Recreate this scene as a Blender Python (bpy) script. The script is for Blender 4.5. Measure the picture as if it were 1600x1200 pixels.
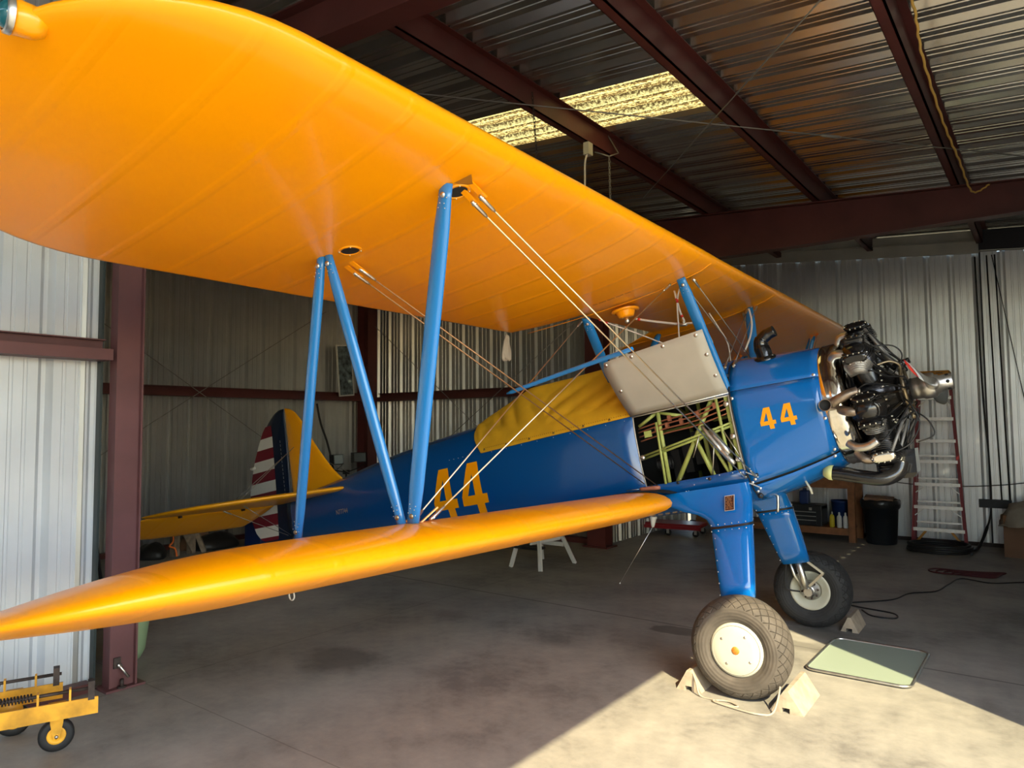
import bpy, math, random
import numpy as np
from mathutils import Vector, Matrix
random.seed(7)
PI = math.pi
C = bpy.context.scene.collection
for o in list(bpy.data.objects): bpy.data.objects.remove(o, do_unlink=True)

# ------------------------------------------------------------------ camera, sky, sun, exposure
cd = bpy.data.cameras.new('camera'); cam = bpy.data.objects.new('camera', cd); C.objects.link(cam)
cd.sensor_width = 36; cd.lens = 36*1115.84/1600; cd.clip_start = .05; cd.clip_end = 300
r_ = Vector((0.79627, 0.60489, -0.00762)); u_ = Vector((0.04140, -0.04193, 0.99826)); f_ = Vector((-0.60352, 0.79521, 0.05843))
Mc = Matrix((r_, u_, -f_)).transposed().to_4x4(); Mc.translation = Vector((0, 0, 1.7375))
cam.matrix_world = Mc
bpy.context.scene.camera = cam
S = bpy.context.scene
S.view_settings.view_transform = 'Standard'; S.view_settings.look = 'None'; S.view_settings.gamma = 1
S.view_settings.use_curve_mapping = False
S.view_settings.exposure = 0.42
w = bpy.data.worlds.new('sky'); S.world = w; w.use_nodes = True
wn = w.node_tree; bg = wn.nodes['Background']
sk = wn.nodes.new('ShaderNodeTexSky'); sk.sky_type = 'NISHITA'; sk.sun_disc = False
sk.sun_elevation = math.radians(40.9); sk.air_density = 1.3; sk.dust_density = .8
SUNV = Vector((.809*math.cos(math.radians(40.9)), -.588*math.cos(math.radians(40.9)), math.sin(math.radians(40.9))))
sk.sun_rotation = math.atan2(SUNV.x, SUNV.y)
wn.links.new(sk.outputs[0], bg.inputs[0]); bg.inputs[1].default_value = 0.62
sl = bpy.data.lights.new('sun', 'SUN'); so = bpy.data.objects.new('sun', sl); C.objects.link(so)
sl.energy = 9.5; sl.angle = math.radians(.45); sl.color = (1.0, .86, .53)
so.rotation_euler = SUNV.to_track_quat('Z', 'Y').to_euler(); so.location = (6, -6, 9)

# ------------------------------------------------------------------ materials
def mat(name, col, rough=.5, metal=0., coat=0., bump=0., bscale=40., var=0., vscale=3., spec=.5, trans=0., ior=1.45):
    m = bpy.data.materials.new(name); m.use_nodes = True
    nt = m.node_tree; b = nt.nodes['Principled BSDF']
    b.inputs['Base Color'].default_value = (*col, 1); b.inputs['Roughness'].default_value = rough
    b.inputs['Metallic'].default_value = metal; b.inputs['Coat Weight'].default_value = coat
    b.inputs['Coat Roughness'].default_value = .05; b.inputs['Specular IOR Level'].default_value = spec
    b.inputs['Transmission Weight'].default_value = trans; b.inputs['IOR'].default_value = ior
    tc = nt.nodes.new('ShaderNodeTexCoord')
    if var > 0:
        n = nt.nodes.new('ShaderNodeTexNoise'); n.inputs['Scale'].default_value = vscale; n.inputs['Detail'].default_value = 6
        nt.links.new(tc.outputs['Object'], n.inputs['Vector'])
        r = nt.nodes.new('ShaderNodeValToRGB')
        r.color_ramp.elements[0].position = .3; r.color_ramp.elements[1].position = .7
        r.color_ramp.elements[0].color = (*[c*(1-var) for c in col], 1); r.color_ramp.elements[1].color = (*[min(1, c*(1+var)) for c in col], 1)
        nt.links.new(n.outputs['Fac'], r.inputs[0]); nt.links.new(r.outputs[0], b.inputs['Base Color'])
    if bump > 0:
        n = nt.nodes.new('ShaderNodeTexNoise'); n.inputs['Scale'].default_value = bscale; n.inputs['Detail'].default_value = 4
        nt.links.new(tc.outputs['Object'], n.inputs['Vector'])
        bp = nt.nodes.new('ShaderNodeBump'); bp.inputs['Strength'].default_value = bump; bp.inputs['Distance'].default_value = .01
        nt.links.new(n.outputs['Fac'], bp.inputs['Height']); nt.links.new(bp.outputs[0], b.inputs['Normal'])
    return m
def N(nt, t, **k):
    n = nt.nodes.new('ShaderNode'+t)
    for a, v in k.items(): setattr(n, a, v)
    return n
def mth(nt, op, a, b=None, c=None):
    n = nt.nodes.new('ShaderNodeMath'); n.operation = op
    for i, v in enumerate((a, b, c)):
        if v is None: continue
        if hasattr(v, 'links') or hasattr(v, 'is_linked'): nt.links.new(v, n.inputs[i])
        else: n.inputs[i].default_value = v
    return n.outputs[0]

def fabric_mat(name, col, period=.31, axis=1, rough=.28):
    """doped fabric: glossy paint with raised rib tapes, rib stitching and faint weave waviness"""
    m = mat(name, col, rough, coat=.18, var=.04, vscale=1.2, spec=.35)
    nt = m.node_tree; b = nt.nodes['Principled BSDF']
    tc = N(nt, 'TexCoord'); sp = N(nt, 'SeparateXYZ'); nt.links.new(tc.outputs['Object'], sp.inputs[0])
    y = sp.outputs[axis]; x = sp.outputs[0]
    fr = mth(nt, 'PINGPONG', mth(nt, 'ADD', y, 50.0), period/2)
    tape = mth(nt, 'SMOOTH_MIN', mth(nt, 'MULTIPLY', mth(nt, 'SUBTRACT', .028, fr), 60.), 1., .3)
    tape = mth(nt, 'MAXIMUM', tape, 0.)
    fx = mth(nt, 'PINGPONG', mth(nt, 'ADD', x, 50.0), .045)
    st = mth(nt, 'LESS_THAN', mth(nt, 'ADD', mth(nt, 'POWER', fx, 2.), mth(nt, 'POWER', fr, 2.)), .00003)
    h = mth(nt, 'ADD', mth(nt, 'MULTIPLY', tape, .5), mth(nt, 'MULTIPLY', st, .8))
    nz = N(nt, 'TexNoise'); nz.inputs['Scale'].default_value = 1.6; nz.inputs['Detail'].default_value = 2
    nt.links.new(tc.outputs['Object'], nz.inputs['Vector'])
    h = mth(nt, 'ADD', h, mth(nt, 'MULTIPLY', nz.outputs['Fac'], 3.0))
    bp = N(nt, 'Bump'); bp.inputs['Strength'].default_value = 1.; bp.inputs['Distance'].default_value = .003
    nt.links.new(h, bp.inputs['Height']); nt.links.new(bp.outputs[0], b.inputs['Normal']); nt.links.new(bp.outputs[0], b.inputs['Coat Normal'])
    return m
YEL = (1.0, .36, .0)
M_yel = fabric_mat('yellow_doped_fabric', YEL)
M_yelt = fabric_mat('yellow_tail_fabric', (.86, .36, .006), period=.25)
M_yelp = mat('yellow_paint', YEL, .3, coat=.4)
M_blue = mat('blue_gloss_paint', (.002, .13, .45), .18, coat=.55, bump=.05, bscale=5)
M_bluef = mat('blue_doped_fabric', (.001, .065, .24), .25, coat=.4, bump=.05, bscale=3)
M_strut = mat('light_lifted_strut_blue', (.014, .19, .52), .25, coat=.6)  # lighter than the cowl blue; brighter light on the struts is put into it
M_navy = mat('navy_paint', (.004, .012, .035), .4)
M_white = mat('white_paint', (.62, .62, .58), .4)
M_red = mat('dark_red_paint', (.16, .008, .02), .4)
M_cloth = mat('yellow_canvas_cover', (.62, .33, .006), .75, bump=.3, bscale=300, var=.08, vscale=8)
M_stitch = mat('dark_stitching', (.28, .12, .004), .8)
M_black = mat('black_gloss_enamel', (.006, .006, .007), .22, coat=.4, bump=.1, bscale=60)
M_blackm = mat('black_rubber_hose', (.012, .012, .013), .5)
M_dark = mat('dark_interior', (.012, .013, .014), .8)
M_chrome = mat('polished_metal', (.80, .77, .70), .12, metal=1., bump=.15, bscale=14)
M_alu = mat('dull_aluminium', (.62, .61, .58), .35, metal=1., var=.1, vscale=30)
M_steel = mat('cadmium_plated_steel', (.66, .62, .52), .28, metal=1.)
M_wire = mat('flying_wire_steel', (.78, .66, .46), .3, metal=1.)
M_exh = mat('browned_exhaust_steel', (.30, .24, .19), .38, metal=.85, var=.35, vscale=18)
M_finm = mat('grey_finned_metal', (.34, .33, .31), .45, metal=.8, var=.2, vscale=40)
M_ring = mat('bronze_ignition_ring', (.34, .27, .17), .4, metal=.9, var=.2, vscale=30)
M_green = mat('zinc_chromate_green', (.34, .38, .10), .45, var=.12, vscale=20)
M_copper = mat('copper_tube', (.40, .16, .09), .4, metal=.7)
M_greyp = mat('grey_primer_panel', (.42, .39, .33), .42, var=.05, vscale=6)
M_cream = mat('cream_wheel_paint', (.48, .465, .37), .38, var=.04, vscale=10)
M_orange = mat('orange_emblem', (.55, .16, .02), .5, var=.3, vscale=90)
M_rub = mat('walkway_black', (.008, .009, .012), .85, bump=.4, bscale=300)
M_steelred = mat('dark_red_primer_steel', (.085, .022, .020), .48, var=.22, vscale=2.5, bump=.08, bscale=20)
M_steelredw = mat('brown_red_primer_column', (.120, .048, .050), .5, var=.18, vscale=3, bump=.08, bscale=20)
M_pbrown = mat('plate_brown', (.06, .02, .015), .4)
M_wood = mat('raw_timber', (.22, .09, .035), .7, var=.3, vscale=8)
M_oldwood = mat('weathered_timber', (.20, .16, .12), .85, var=.35, vscale=14)
M_plasticb = mat('black_plastic', (.010, .013, .017), .45, bump=.2, bscale=20)
M_bluepl = mat('blue_plastic', (.006, .025, .13), .5)
M_redp = mat('red_paint', (.26, .012, .018), .4)
M_ladred = mat('red_fibreglass', (.22, .022, .028), .55, var=.1, vscale=10)
M_laday = mat('yellow_plastic', (.45, .20, .015), .5)
M_wht2 = mat('white_plastic', (.55, .55, .53), .5)
M_yelbot = mat('yellow_bottle', (.55, .45, .02), .5)
M_card = mat('brown_cardboard', (.20, .11, .065), .8, var=.1, vscale=5)
M_tarp = mat('beige_cloth', (.33, .29, .23), .9, var=.15, vscale=6)
M_cartY = mat('worn_yellow_paint', (.75, .36, .02), .5, var=.35, vscale=9)
M_rust = mat('rusty_dark_steel', (.06, .045, .04), .6, metal=.5, var=.4, vscale=20)
M_pale = mat('pale_green_plastic', (.26, .36, .20), .5)
M_rope = mat('orange_rope', (.75, .16, .03), .7)
M_ropey = mat('yellow_rope', (.62, .40, .10), .7)
M_grayc = mat('grey_cable', (.25, .24, .22), .5, metal=.5)
M_hosew = mat('white_braided_hose', (.62, .58, .54), .5)
M_redband = mat('red_band', (.55, .02, .01), .5)
M_navg = mat('blue_green_glass', (.01, .10, .13), .05, coat=1.)
M_bucket = mat('blue_bucket', (.01, .03, .12), .5)
M_fascia = mat('pale_primer_fascia', (.42, .41, .36), .6, var=.1, vscale=3)
M_paper = mat('grey_blue_print', (.10, .13, .14), .6, var=.9, vscale=12)

def metal_sheet(name, col, rough=.38, metal=.55):
    m = mat(name, col, rough, metal=metal, var=.10, vscale=1.5)
    return m
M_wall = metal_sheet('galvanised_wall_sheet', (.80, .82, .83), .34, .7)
M_wallb = metal_sheet('galvanised_stub_sheet', (.58, .61, .64), .45, .4)  # base colour tinted slightly blue to imitate reflected sky
M_wallt = metal_sheet('shade_darkened_tail_bay_sheet', (.42, .42, .40), .36, .72)  # darker copy of the wall sheet, imitating shade deep in the hangar
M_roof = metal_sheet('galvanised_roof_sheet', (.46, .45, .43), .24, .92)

def sky_panel():
    m = bpy.data.materials.new('translucent_skylight_with_leaf_litter'); m.use_nodes = True
    nt = m.node_tree; nt.nodes.remove(nt.nodes['Principled BSDF']); out = nt.nodes['Material Output']
    tc = N(nt, 'TexCoord'); mp = N(nt, 'Mapping'); mp.inputs['Scale'].default_value = (1, 1, 1)
    nt.links.new(tc.outputs['Object'], mp.inputs[0])
    n1 = N(nt, 'TexNoise'); n1.inputs['Scale'].default_value = 34; n1.inputs['Detail'].default_value = 8; n1.inputs['Roughness'].default_value = .8
    nt.links.new(mp.outputs[0], n1.inputs['Vector'])
    sp = N(nt, 'SeparateXYZ'); nt.links.new(tc.outputs['Object'], sp.inputs[0])
    # litter gathers in the pans between the ribs: bands across the sheet
    band = mth(nt, 'SINE', mth(nt, 'MULTIPLY', sp.outputs[1], 2*PI/.1016))
    f = mth(nt, 'ADD', n1.outputs['Fac'], mth(nt, 'MULTIPLY', band, .055))
    r = N(nt, 'ValToRGB'); r.color_ramp.elements[0].position = .45; r.color_ramp.elements[1].position = .58
    r.color_ramp.elements[0].color = (.07, .04, .012, 1); r.color_ramp.elements[1].color = (.66, .50, .17, 1)
    nt.links.new(f, r.inputs[0])
    t = N(nt, 'BsdfTranslucent'); d = N(nt, 'BsdfDiffuse'); mx = N(nt, 'MixShader'); mx.inputs[0].default_value = .2
    nt.links.new(r.outputs[0], t.inputs[0]); nt.links.new(r.outputs[0], d.inputs[0])
    nt.links.new(t.outputs[0], mx.inputs[1]); nt.links.new(d.outputs[0], mx.inputs[2]); nt.links.new(mx.outputs[0], out.inputs[0])
    return m
M_sky = sky_panel()

def concrete():
    m = mat('stained_concrete', (.3, .28, .25), .62)
    nt = m.node_tree; b = nt.nodes['Principled BSDF']
    tc = N(nt, 'TexCoord')
    def noise(s, d, ro=.6, sx=1., sy=1.):
        mp = N(nt, 'Mapping'); mp.inputs['Scale'].default_value = (sx, sy, 1); nt.links.new(tc.outputs['Object'], mp.inputs[0])
        n = N(nt, 'TexNoise'); n.inputs['Scale'].default_value = s; n.inputs['Detail'].default_value = d; n.inputs['Roughness'].default_value = ro
        nt.links.new(mp.outputs[0], n.inputs['Vector']); return n.outputs['Fac']
    a = noise(1.1, 8, .65); bb = noise(9, 8, .7); c = noise(.35, 3)
    f = mth(nt, 'ADD', mth(nt, 'MULTIPLY', a, .55), mth(nt, 'ADD', mth(nt, 'MULTIPLY', bb, .25), mth(nt, 'MULTIPLY', c, .2)))
    r = N(nt, 'ValToRGB'); cr = r.color_ramp
    cr.elements[0].position = .40; cr.elements[0].color = (.165, .155, .140, 1)
    cr.elements[1].position = .60; cr.elements[1].color = (.36, .335, .29, 1)
    e = cr.elements.new(.48); e.color = (.26, .245, .215, 1)
    nt.links.new(f, r.inputs[0])
    # oil stains (shapes of their own), joints
    sp = N(nt, 'SeparateXYZ'); nt.links.new(tc.outputs['Object'], sp.inputs[0]); X, Y = sp.outputs[0], sp.outputs[1]
    wob = mth(nt, 'MULTIPLY', mth(nt, 'SUBTRACT', noise(4.5, 6), .5), .9)
    def blob(x, y, rx, ry, soft):
        dx = mth(nt, 'DIVIDE', mth(nt, 'SUBTRACT', X, x), rx); dy = mth(nt, 'DIVIDE', mth(nt, 'SUBTRACT', Y, y), ry)
        d = mth(nt, 'SQRT', mth(nt, 'ADD', mth(nt, 'POWER', dx, 2.), mth(nt, 'POWER', dy, 2.)))
        d = mth(nt, 'ADD', d, wob)
        v = N(nt, 'MapRange'); v.inputs['From Min'].default_value = 1.; v.inputs['From Max'].default_value = 1.-soft
        nt.links.new(d, v.inputs['Value']); return v.outputs[0]
    s = None
    for bl in [(-4.35, 3.56, .42, .34, .5, .5), (-2.62, 5.72, .24, .13, .15, .62), (-2.2, 5.45, .1, .08, .2, .3), (-4.5, 5.0, .35, .16, .6, .3),
               (-1.75, 5.9, .35, .16, .3, .35), (-1.95, 6.1, .16, .1, .2, .55), (-3.3, 4.9, .5, .25, .8, .2), (-1.6, 6.35, .35, .2, .5, .4)]:
        v = mth(nt, 'MULTIPLY', blob(*bl[:5]), bl[5]); s = v if s is None else mth(nt, 'MAXIMUM', s, v)
    w2 = mth(nt, 'MULTIPLY', mth(nt, 'SUBTRACT', noise(2.5, 5), .5), .012)
    def line(co, at, wd, amt):
        d = mth(nt, 'ABSOLUTE', mth(nt, 'ADD', mth(nt, 'SUBTRACT', co, at), w2))
        return mth(nt, 'MULTIPLY', mth(nt, 'LESS_THAN', d, wd), amt)
    s = mth(nt, 'MAXIMUM', s, line(Y, 5.88, .012, .6)); s = mth(nt, 'MAXIMUM', s, line(X, -5.02, .006, .35)); s = mth(nt, 'MAXIMUM', s, line(Y, 2.45, .004, .4))
    mx = N(nt, 'Mix', data_type='RGBA'); nt.links.new(s, mx.inputs['Factor']); nt.links.new(r.outputs[0], mx.inputs['A'])
    mx.inputs['B'].default_value = (.045, .038, .032, 1)
    nt.links.new(mx.outputs['Result'], b.inputs['Base Color'])
    ro = mth(nt, 'MULTIPLY_ADD', bb, .3, .42); nt.links.new(ro, b.inputs['Roughness'])
    bp = N(nt, 'Bump'); bp.inputs['Strength'].default_value = .15; bp.inputs['Distance'].default_value = .01
    nt.links.new(bb, bp.inputs['Height']); nt.links.new(bp.outputs[0], b.inputs['Normal'])
    return m
M_conc = concrete()

def tread():
    m = mat('weathered_tyre_rubber', (.075, .062, .05), .75, var=.25, vscale=12)
    nt = m.node_tree; b = nt.nodes['Principled BSDF']
    tc = N(nt, 'TexCoord'); sp = N(nt, 'SeparateXYZ'); nt.links.new(tc.outputs['Object'], sp.inputs[0])
    an = mth(nt, 'ARCTAN2', sp.outputs[2], sp.outputs[0])
    rad = mth(nt, 'SQRT', mth(nt, 'ADD', mth(nt, 'POWER', sp.outputs[0], 2.), mth(nt, 'POWER', sp.outputs[2], 2.)))
    k = mth(nt, 'MULTIPLY', an, 28/2.)
    q = mth(nt, 'MULTIPLY', mth(nt, 'ADD', mth(nt, 'ABSOLUTE', sp.outputs[1]), mth(nt, 'MULTIPLY', mth(nt, 'SUBTRACT', .32, rad), 1.)), 34.)
    g1 = mth(nt, 'ABSOLUTE', mth(nt, 'SINE', mth(nt, 'ADD', k, q))); g2 = mth(nt, 'ABSOLUTE', mth(nt, 'SINE', mth(nt, 'SUBTRACT', k, q)))
    g = mth(nt, 'MINIMUM', mth(nt, 'MINIMUM', g1, g2), .22)
    mask = mth(nt, 'GREATER_THAN', rad, .262)
    g = mth(nt, 'MULTIPLY', mth(nt, 'SUBTRACT', g, .22), mask)
    ringy = mth(nt, 'MULTIPLY', mth(nt, 'SINE', mth(nt, 'MULTIPLY', rad, 300.)), .02)
    bp = N(nt, 'Bump'); bp.inputs['Strength'].default_value = 1.; bp.inputs['Distance'].default_value = .03
    nt.links.new(mth(nt, 'ADD', g, ringy), bp.inputs['Height']); nt.links.new(bp.outputs[0], b.inputs['Normal'])
    return m
M_tyre = tread()
M_tyre2 = mat('black_small_tyre', (.012, .012, .013), .6)

# ------------------------------------------------------------------ mesh helpers
class MB:
    def __init__(s): s.v = []; s.f = []; s.sm = []
    def add(s, v, f, smooth=False):
        o = len(s.v); s.v += [tuple(map(float, p)) for p in v]; s.f += [tuple(i+o for i in q) for q in f]; s.sm += [smooth]*len(f); return s
    def box(s, lo, hi, M=None):
        x0, y0, z0 = lo; x1, y1, z1 = hi
        v = [(x0,y0,z0),(x1,y0,z0),(x1,y1,z0),(x0,y1,z0),(x0,y0,z1),(x1,y0,z1),(x1,y1,z1),(x0,y1,z1)]
        if M is not None: v = [M @ Vector(p) for p in v]
        return s.add(v, [(0,3,2,1),(4,5,6,7),(0,1,5,4),(1,2,6,5),(2,3,7,6),(3,0,4,7)])
    def bar(s, p, q, w, h, up=(0,0,1)):
        p = Vector(p); q = Vector(q); d = (q-p).normalized(); up = Vector(up); a = d.cross(up)
        if a.length < 1e-4: a = d.cross(Vector((1,0,0)))
        a.normalize(); b = a.cross(d)
        v = [e+a*i*w/2+b*j*h/2 for e in (p, q) for i, j in ((-1,-1),(1,-1),(1,1),(-1,1))]
        return s.add(v, [(0,1,2,3),(7,6,5,4),(0,4,5,1),(1,5,6,2),(2,6,7,3),(3,7,4,0)])
    def tube(s, pts, r, n=10, cap=True, smooth=True, closed=False):
        P = [Vector(p) for p in pts]; m = len(P); rr = r if isinstance(r, (list, tuple)) else [r]*m
        v = []; ref = None
        for i in range(m):
            if closed: d = P[(i+1) % m]-P[i-1]
            else: d = P[min(i+1, m-1)]-P[max(i-1, 0)]
            d.normalize()
            if ref is None:
                ref = Vector((0,0,1)) if abs(d.z) < .9 else Vector((1,0,0))
            a = ref-d*ref.dot(d)
            if a.length < 1e-6: a = d.orthogonal()
            a.normalize(); b = d.cross(a); ref = a
            for k in range(n):
                t = 2*PI*k/n; v.append(P[i]+(a*math.cos(t)+b*math.sin(t))*rr[i])
        f = []
        for i in range(m if closed else m-1):
            j = (i+1) % m
            for k in range(n):
                f.append((i*n+k, i*n+(k+1) % n, j*n+(k+1) % n, j*n+k))
        s.add(v, f, smooth)
        if cap and not closed:
            o = len(s.v)-len(v)
            s.f += [tuple(o+k for k in reversed(range(n))), tuple(o+(m-1)*n+k for k in range(n))]; s.sm += [False, False]
        return s
    def lathe(s, prof, c=(0,0,0), ax=(0,0,1), n=24, smooth=True, cap=False, ref=None, a0=0, a1=2*PI):
        c = Vector(c); ax = Vector(ax).normalized(); a = Vector(ref) if ref else ax.orthogonal(); a = (a-ax*a.dot(ax)).normalized(); b = ax.cross(a)
        full = abs(a1-a0-2*PI) < 1e-6; cols = n if full else n+1
        v = []
        for (r, h) in prof:
            for k in range(cols):
                t = a0+(a1-a0)*k/n; v.append(c+ax*h+(a*math.cos(t)+b*math.sin(t))*r)
        f = []
        for i in range(len(prof)-1):
            for k in range(n):
                k2 = (k+1) % n if full else k+1
                f.append((i*cols+k, i*cols+k2, (i+1)*cols+k2, (i+1)*cols+k))
        s.add(v, f, smooth)
        if cap and full:
            o = len(s.v)-len(v)
            s.f += [tuple(o+k for k in reversed(range(n))), tuple(o+(len(prof)-1)*n+k for k in range(n))]; s.sm += [False]*2
        return s
    def loft(s, rings, closed=True, cap=False, smooth=True, skip=None):
        n = len(rings[0]); v = [p for r in rings for p in r]; f = []
        for i in range(len(rings)-1):
            for k in range(n if closed else n-1):
                if skip and skip(i, k): continue
                k2 = (k+1) % n
                f.append((i*n+k, i*n+k2, (i+1)*n+k2, (i+1)*n+k))
        s.add(v, f, smooth)
        if cap:
            o = len(s.v)-len(v)
            s.f += [tuple(o+k for k in reversed(range(n))), tuple(o+(len(rings)-1)*n+k for k in range(n))]; s.sm += [False]*2
        return s
    def prism(s, poly, z0, z1, M=None):
        n = len(poly); v = [(x, y, z0) for x, y in poly]+[(x, y, z1) for x, y in poly]
        if M is not None: v = [M @ Vector(p) for p in v]
        return s.add(v, [tuple(reversed(range(n))), tuple(range(n, 2*n))]+[(i, (i+1) % n, n+(i+1) % n, n+i) for i in range(n)])
    def sphere(s, c, r, n=12, m=8, sc=(1,1,1)):
        v = []; f = []
        for i in range(m+1):
            ph = PI*i/m
            for k in range(n):
                t = 2*PI*k/n; v.append((c[0]+r*sc[0]*math.sin(ph)*math.cos(t), c[1]+r*sc[1]*math.sin(ph)*math.sin(t), c[2]+r*sc[2]*math.cos(ph)))
        for i in range(m):
            for k in range(n): f.append((i*n+k, (i+1)*n+k, (i+1)*n+(k+1) % n, i*n+(k+1) % n))
        return s.add(v, f, True)
def build(name, mb, m, parent=None, loc=None, fixn=True, merge=False, bevel=0):
    me = bpy.data.meshes.new(name); me.from_pydata(mb.v, [], mb.f); 
    me.polygons.foreach_set('use_smooth', mb.sm)
    ms = m if isinstance(m, (list, tuple)) else [m]
    for q in ms: me.materials.append(q)
    if fixn or merge:
        import bmesh
        bm = bmesh.new(); bm.from_mesh(me)
        if merge: bmesh.ops.remove_doubles(bm, verts=bm.verts, dist=1e-5)
        if fixn: bmesh.ops.recalc_face_normals(bm, faces=bm.faces)
        bm.to_mesh(me); bm.free()
    me.update()
    o = bpy.data.objects.new(name, me); C.objects.link(o)
    if parent: o.parent = parent
    if loc is not None: o.location = loc
    if bevel:
        b = o.modifiers.new('bevel', 'BEVEL'); b.width = bevel; b.segments = 2; b.limit_method = 'ANGLE'; b.angle_limit = .6
    return o
def empty(name, label, cat, loc=(0,0,0), rot=(0,0,0), group=None):
    o = bpy.data.objects.new(name, None); C.objects.link(o); o.location = loc; o.rotation_euler = rot
    o.empty_display_size = .1
    o['label'] = label; o['category'] = cat
    if group: o['group'] = group
    return o
def tag(o, label, cat, group=None, kind=None):
    o['label'] = label; o['category'] = cat
    if group: o['group'] = group
    if kind: o['kind'] = kind
    return o
def struct(name, mb, m, label=None, **k):
    o = build(name, mb, m, **k); o['kind'] = 'structure'
    if label: o['label'] = label
    return o
def catmull(P, sub=6):
    P = [Vector(p) for p in P]; out = []
    for i in range(len(P)-1):
        p0 = P[max(i-1, 0)]; p1 = P[i]; p2 = P[i+1]; p3 = P[min(i+2, len(P)-1)]
        for k in range(sub):
            t = k/sub; out.append(.5*((2*p1)+(p2-p0)*t+(2*p0-5*p1+4*p2-p3)*t*t+(3*p1-p0-3*p2+p3)*t**3))
    out.append(P[-1]); return out
def text_polys(txt, size):
    """letter shapes from the built-in font as 2-D triangles"""
    cu = bpy.data.curves.new('t', 'FONT'); cu.body = txt; cu.size = size; cu.resolution_u = 3
    o = bpy.data.objects.new('t', cu); C.objects.link(o)
    dg = bpy.context.evaluated_depsgraph_get(); me = bpy.data.meshes.new_from_object(o.evaluated_get(dg))
    v = [tuple(p.co) for p in me.vertices]; f = [tuple(p.vertices) for p in me.polygons]
    bpy.data.objects.remove(o); bpy.data.meshes.remove(me); return v, f

# ------------------------------------------------------------------ THE HANGAR   (X toward the door, Y across, Z up)
AX0, AX1 = -10.3, 1.4          # tail wall, door plane
SH = -5.22                     # shoulder walls of the T
BT0, BT1 = 2.3, 9.0            # sides of the tail bay
BR = 12.1; BL = -4.8  # unseen left end set far out so more sky light enters
RIDGE = -7.75
def zr(a):                     # underside of the purlins = top of rafters
    h = lambda x: 4.25-.076*(x+.25)
    return h(a) if a > RIDGE else h(2*RIDGE-a)
PUR = .2
PER = .3048
def corr(mb, p0, vdir, W, hdir, H, ndir, phase=0., H2=None, per=PER, depth=.042, fl=.032, cr=.026):
    """ribbed sheet: starts at p0, runs W along vdir, ribs H long along hdir, ribs stand out along ndir; H2: length function of the distance"""
    p0 = Vector(p0); vd = Vector(vdir); hd = Vector(hdir); nd = Vector(ndir)
    base = [(0,0),(fl,depth),(fl+cr,depth),(2*fl+cr,0),(.142,0),(.147,.006),(.162,.006),(.167,0),(.222,0),(.227,.006),(.242,.006),(.247,0)]
    pts = []
    k = -1
    while k*per+phase < W+per:
        for x, d in base:
            X = k*per+phase+x
            if 0 < X < W: pts.append((X, d))
        k += 1
    def dep(X):
        u = (X-phase) % per; bb = base+[(per, 0)]
        for (a, b), (c, d) in zip(bb, bb[1:]):
            if a <= u <= c: return b+(d-b)*(u-a)/(c-a)
        return 0
    pts = [(0, dep(0))]+pts+[(W, dep(W))]
    v = []
    for x, d in pts:
        h = H2(x) if H2 else H
        v += [p0+vd*x+nd*d, p0+vd*x+nd*d+hd*h]
    return mb.add(v, [(2*i, 2*i+2, 2*i+3, 2*i+1) for i in range(len(pts)-1)])

# floor slab and apron
struct('floor', MB().box((AX0-.2, BL-.1, -.15), (AX1+.15, BR+.1, 0)), M_conc, 'stained grey concrete hangar floor with oil spots')
M_apron = mat('sunlit_apron_concrete', (.34, .30, .245), .8, var=.15, vscale=1.5)
struct('ground', MB().box((AX1+.15, -40, -.17), (60, 50, -.02)).box((-40, -40, -.17), (AX1+.15, BL-.1, -.02)), M_apron, 'pale concrete apron outside the hangar door')

# walls
def wall_top(a): return zr(a)+PUR
mb = corr(MB(), (AX1, BR, 0), (-1,0,0), AX1-SH, (0,0,1), 0, (0,1,0), .04, H2=lambda x: 4.42-.0735*0-.094*((AX1-x)+3.3) if True else 0)
struct('wall_right', mb, M_wall, 'ribbed galvanised wall behind the ladder')
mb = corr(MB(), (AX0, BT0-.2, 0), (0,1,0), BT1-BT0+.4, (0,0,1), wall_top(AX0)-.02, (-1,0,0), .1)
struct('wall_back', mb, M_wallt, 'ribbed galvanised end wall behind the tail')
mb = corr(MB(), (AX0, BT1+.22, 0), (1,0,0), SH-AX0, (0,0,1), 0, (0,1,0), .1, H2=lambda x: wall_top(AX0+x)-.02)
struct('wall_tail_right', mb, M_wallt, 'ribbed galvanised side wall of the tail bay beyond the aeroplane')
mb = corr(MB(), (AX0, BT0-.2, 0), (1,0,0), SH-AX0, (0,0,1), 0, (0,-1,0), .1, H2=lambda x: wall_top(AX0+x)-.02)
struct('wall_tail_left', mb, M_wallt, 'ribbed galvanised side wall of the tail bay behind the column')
mb = corr(MB(), (SH-.03, BL, 0), (0,1,0), 2.20-BL, (0,0,1), wall_top(SH)-.02, (-1,0,0), (.235-BL-.85) % PER)
struct('wall_left', mb, M_wallb, 'bright ribbed galvanised wall at the left edge')
struct('trim_1', MB().box((SH-.07, 2.195, 0), (SH+.0, 2.21, 4.7)), mat('dark_green_trim', (.02, .03, .03), .5))
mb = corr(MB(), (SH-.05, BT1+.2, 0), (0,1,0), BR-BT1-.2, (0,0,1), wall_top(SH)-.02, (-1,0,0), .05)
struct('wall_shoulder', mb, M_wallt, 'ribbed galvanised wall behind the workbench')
mb = corr(MB(), (SH, BL, 0), (1,0,0), AX1-SH, (0,0,1), 4.2, (0,-1,0), .05)
struct('wall_side', mb, M_wall)
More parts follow.
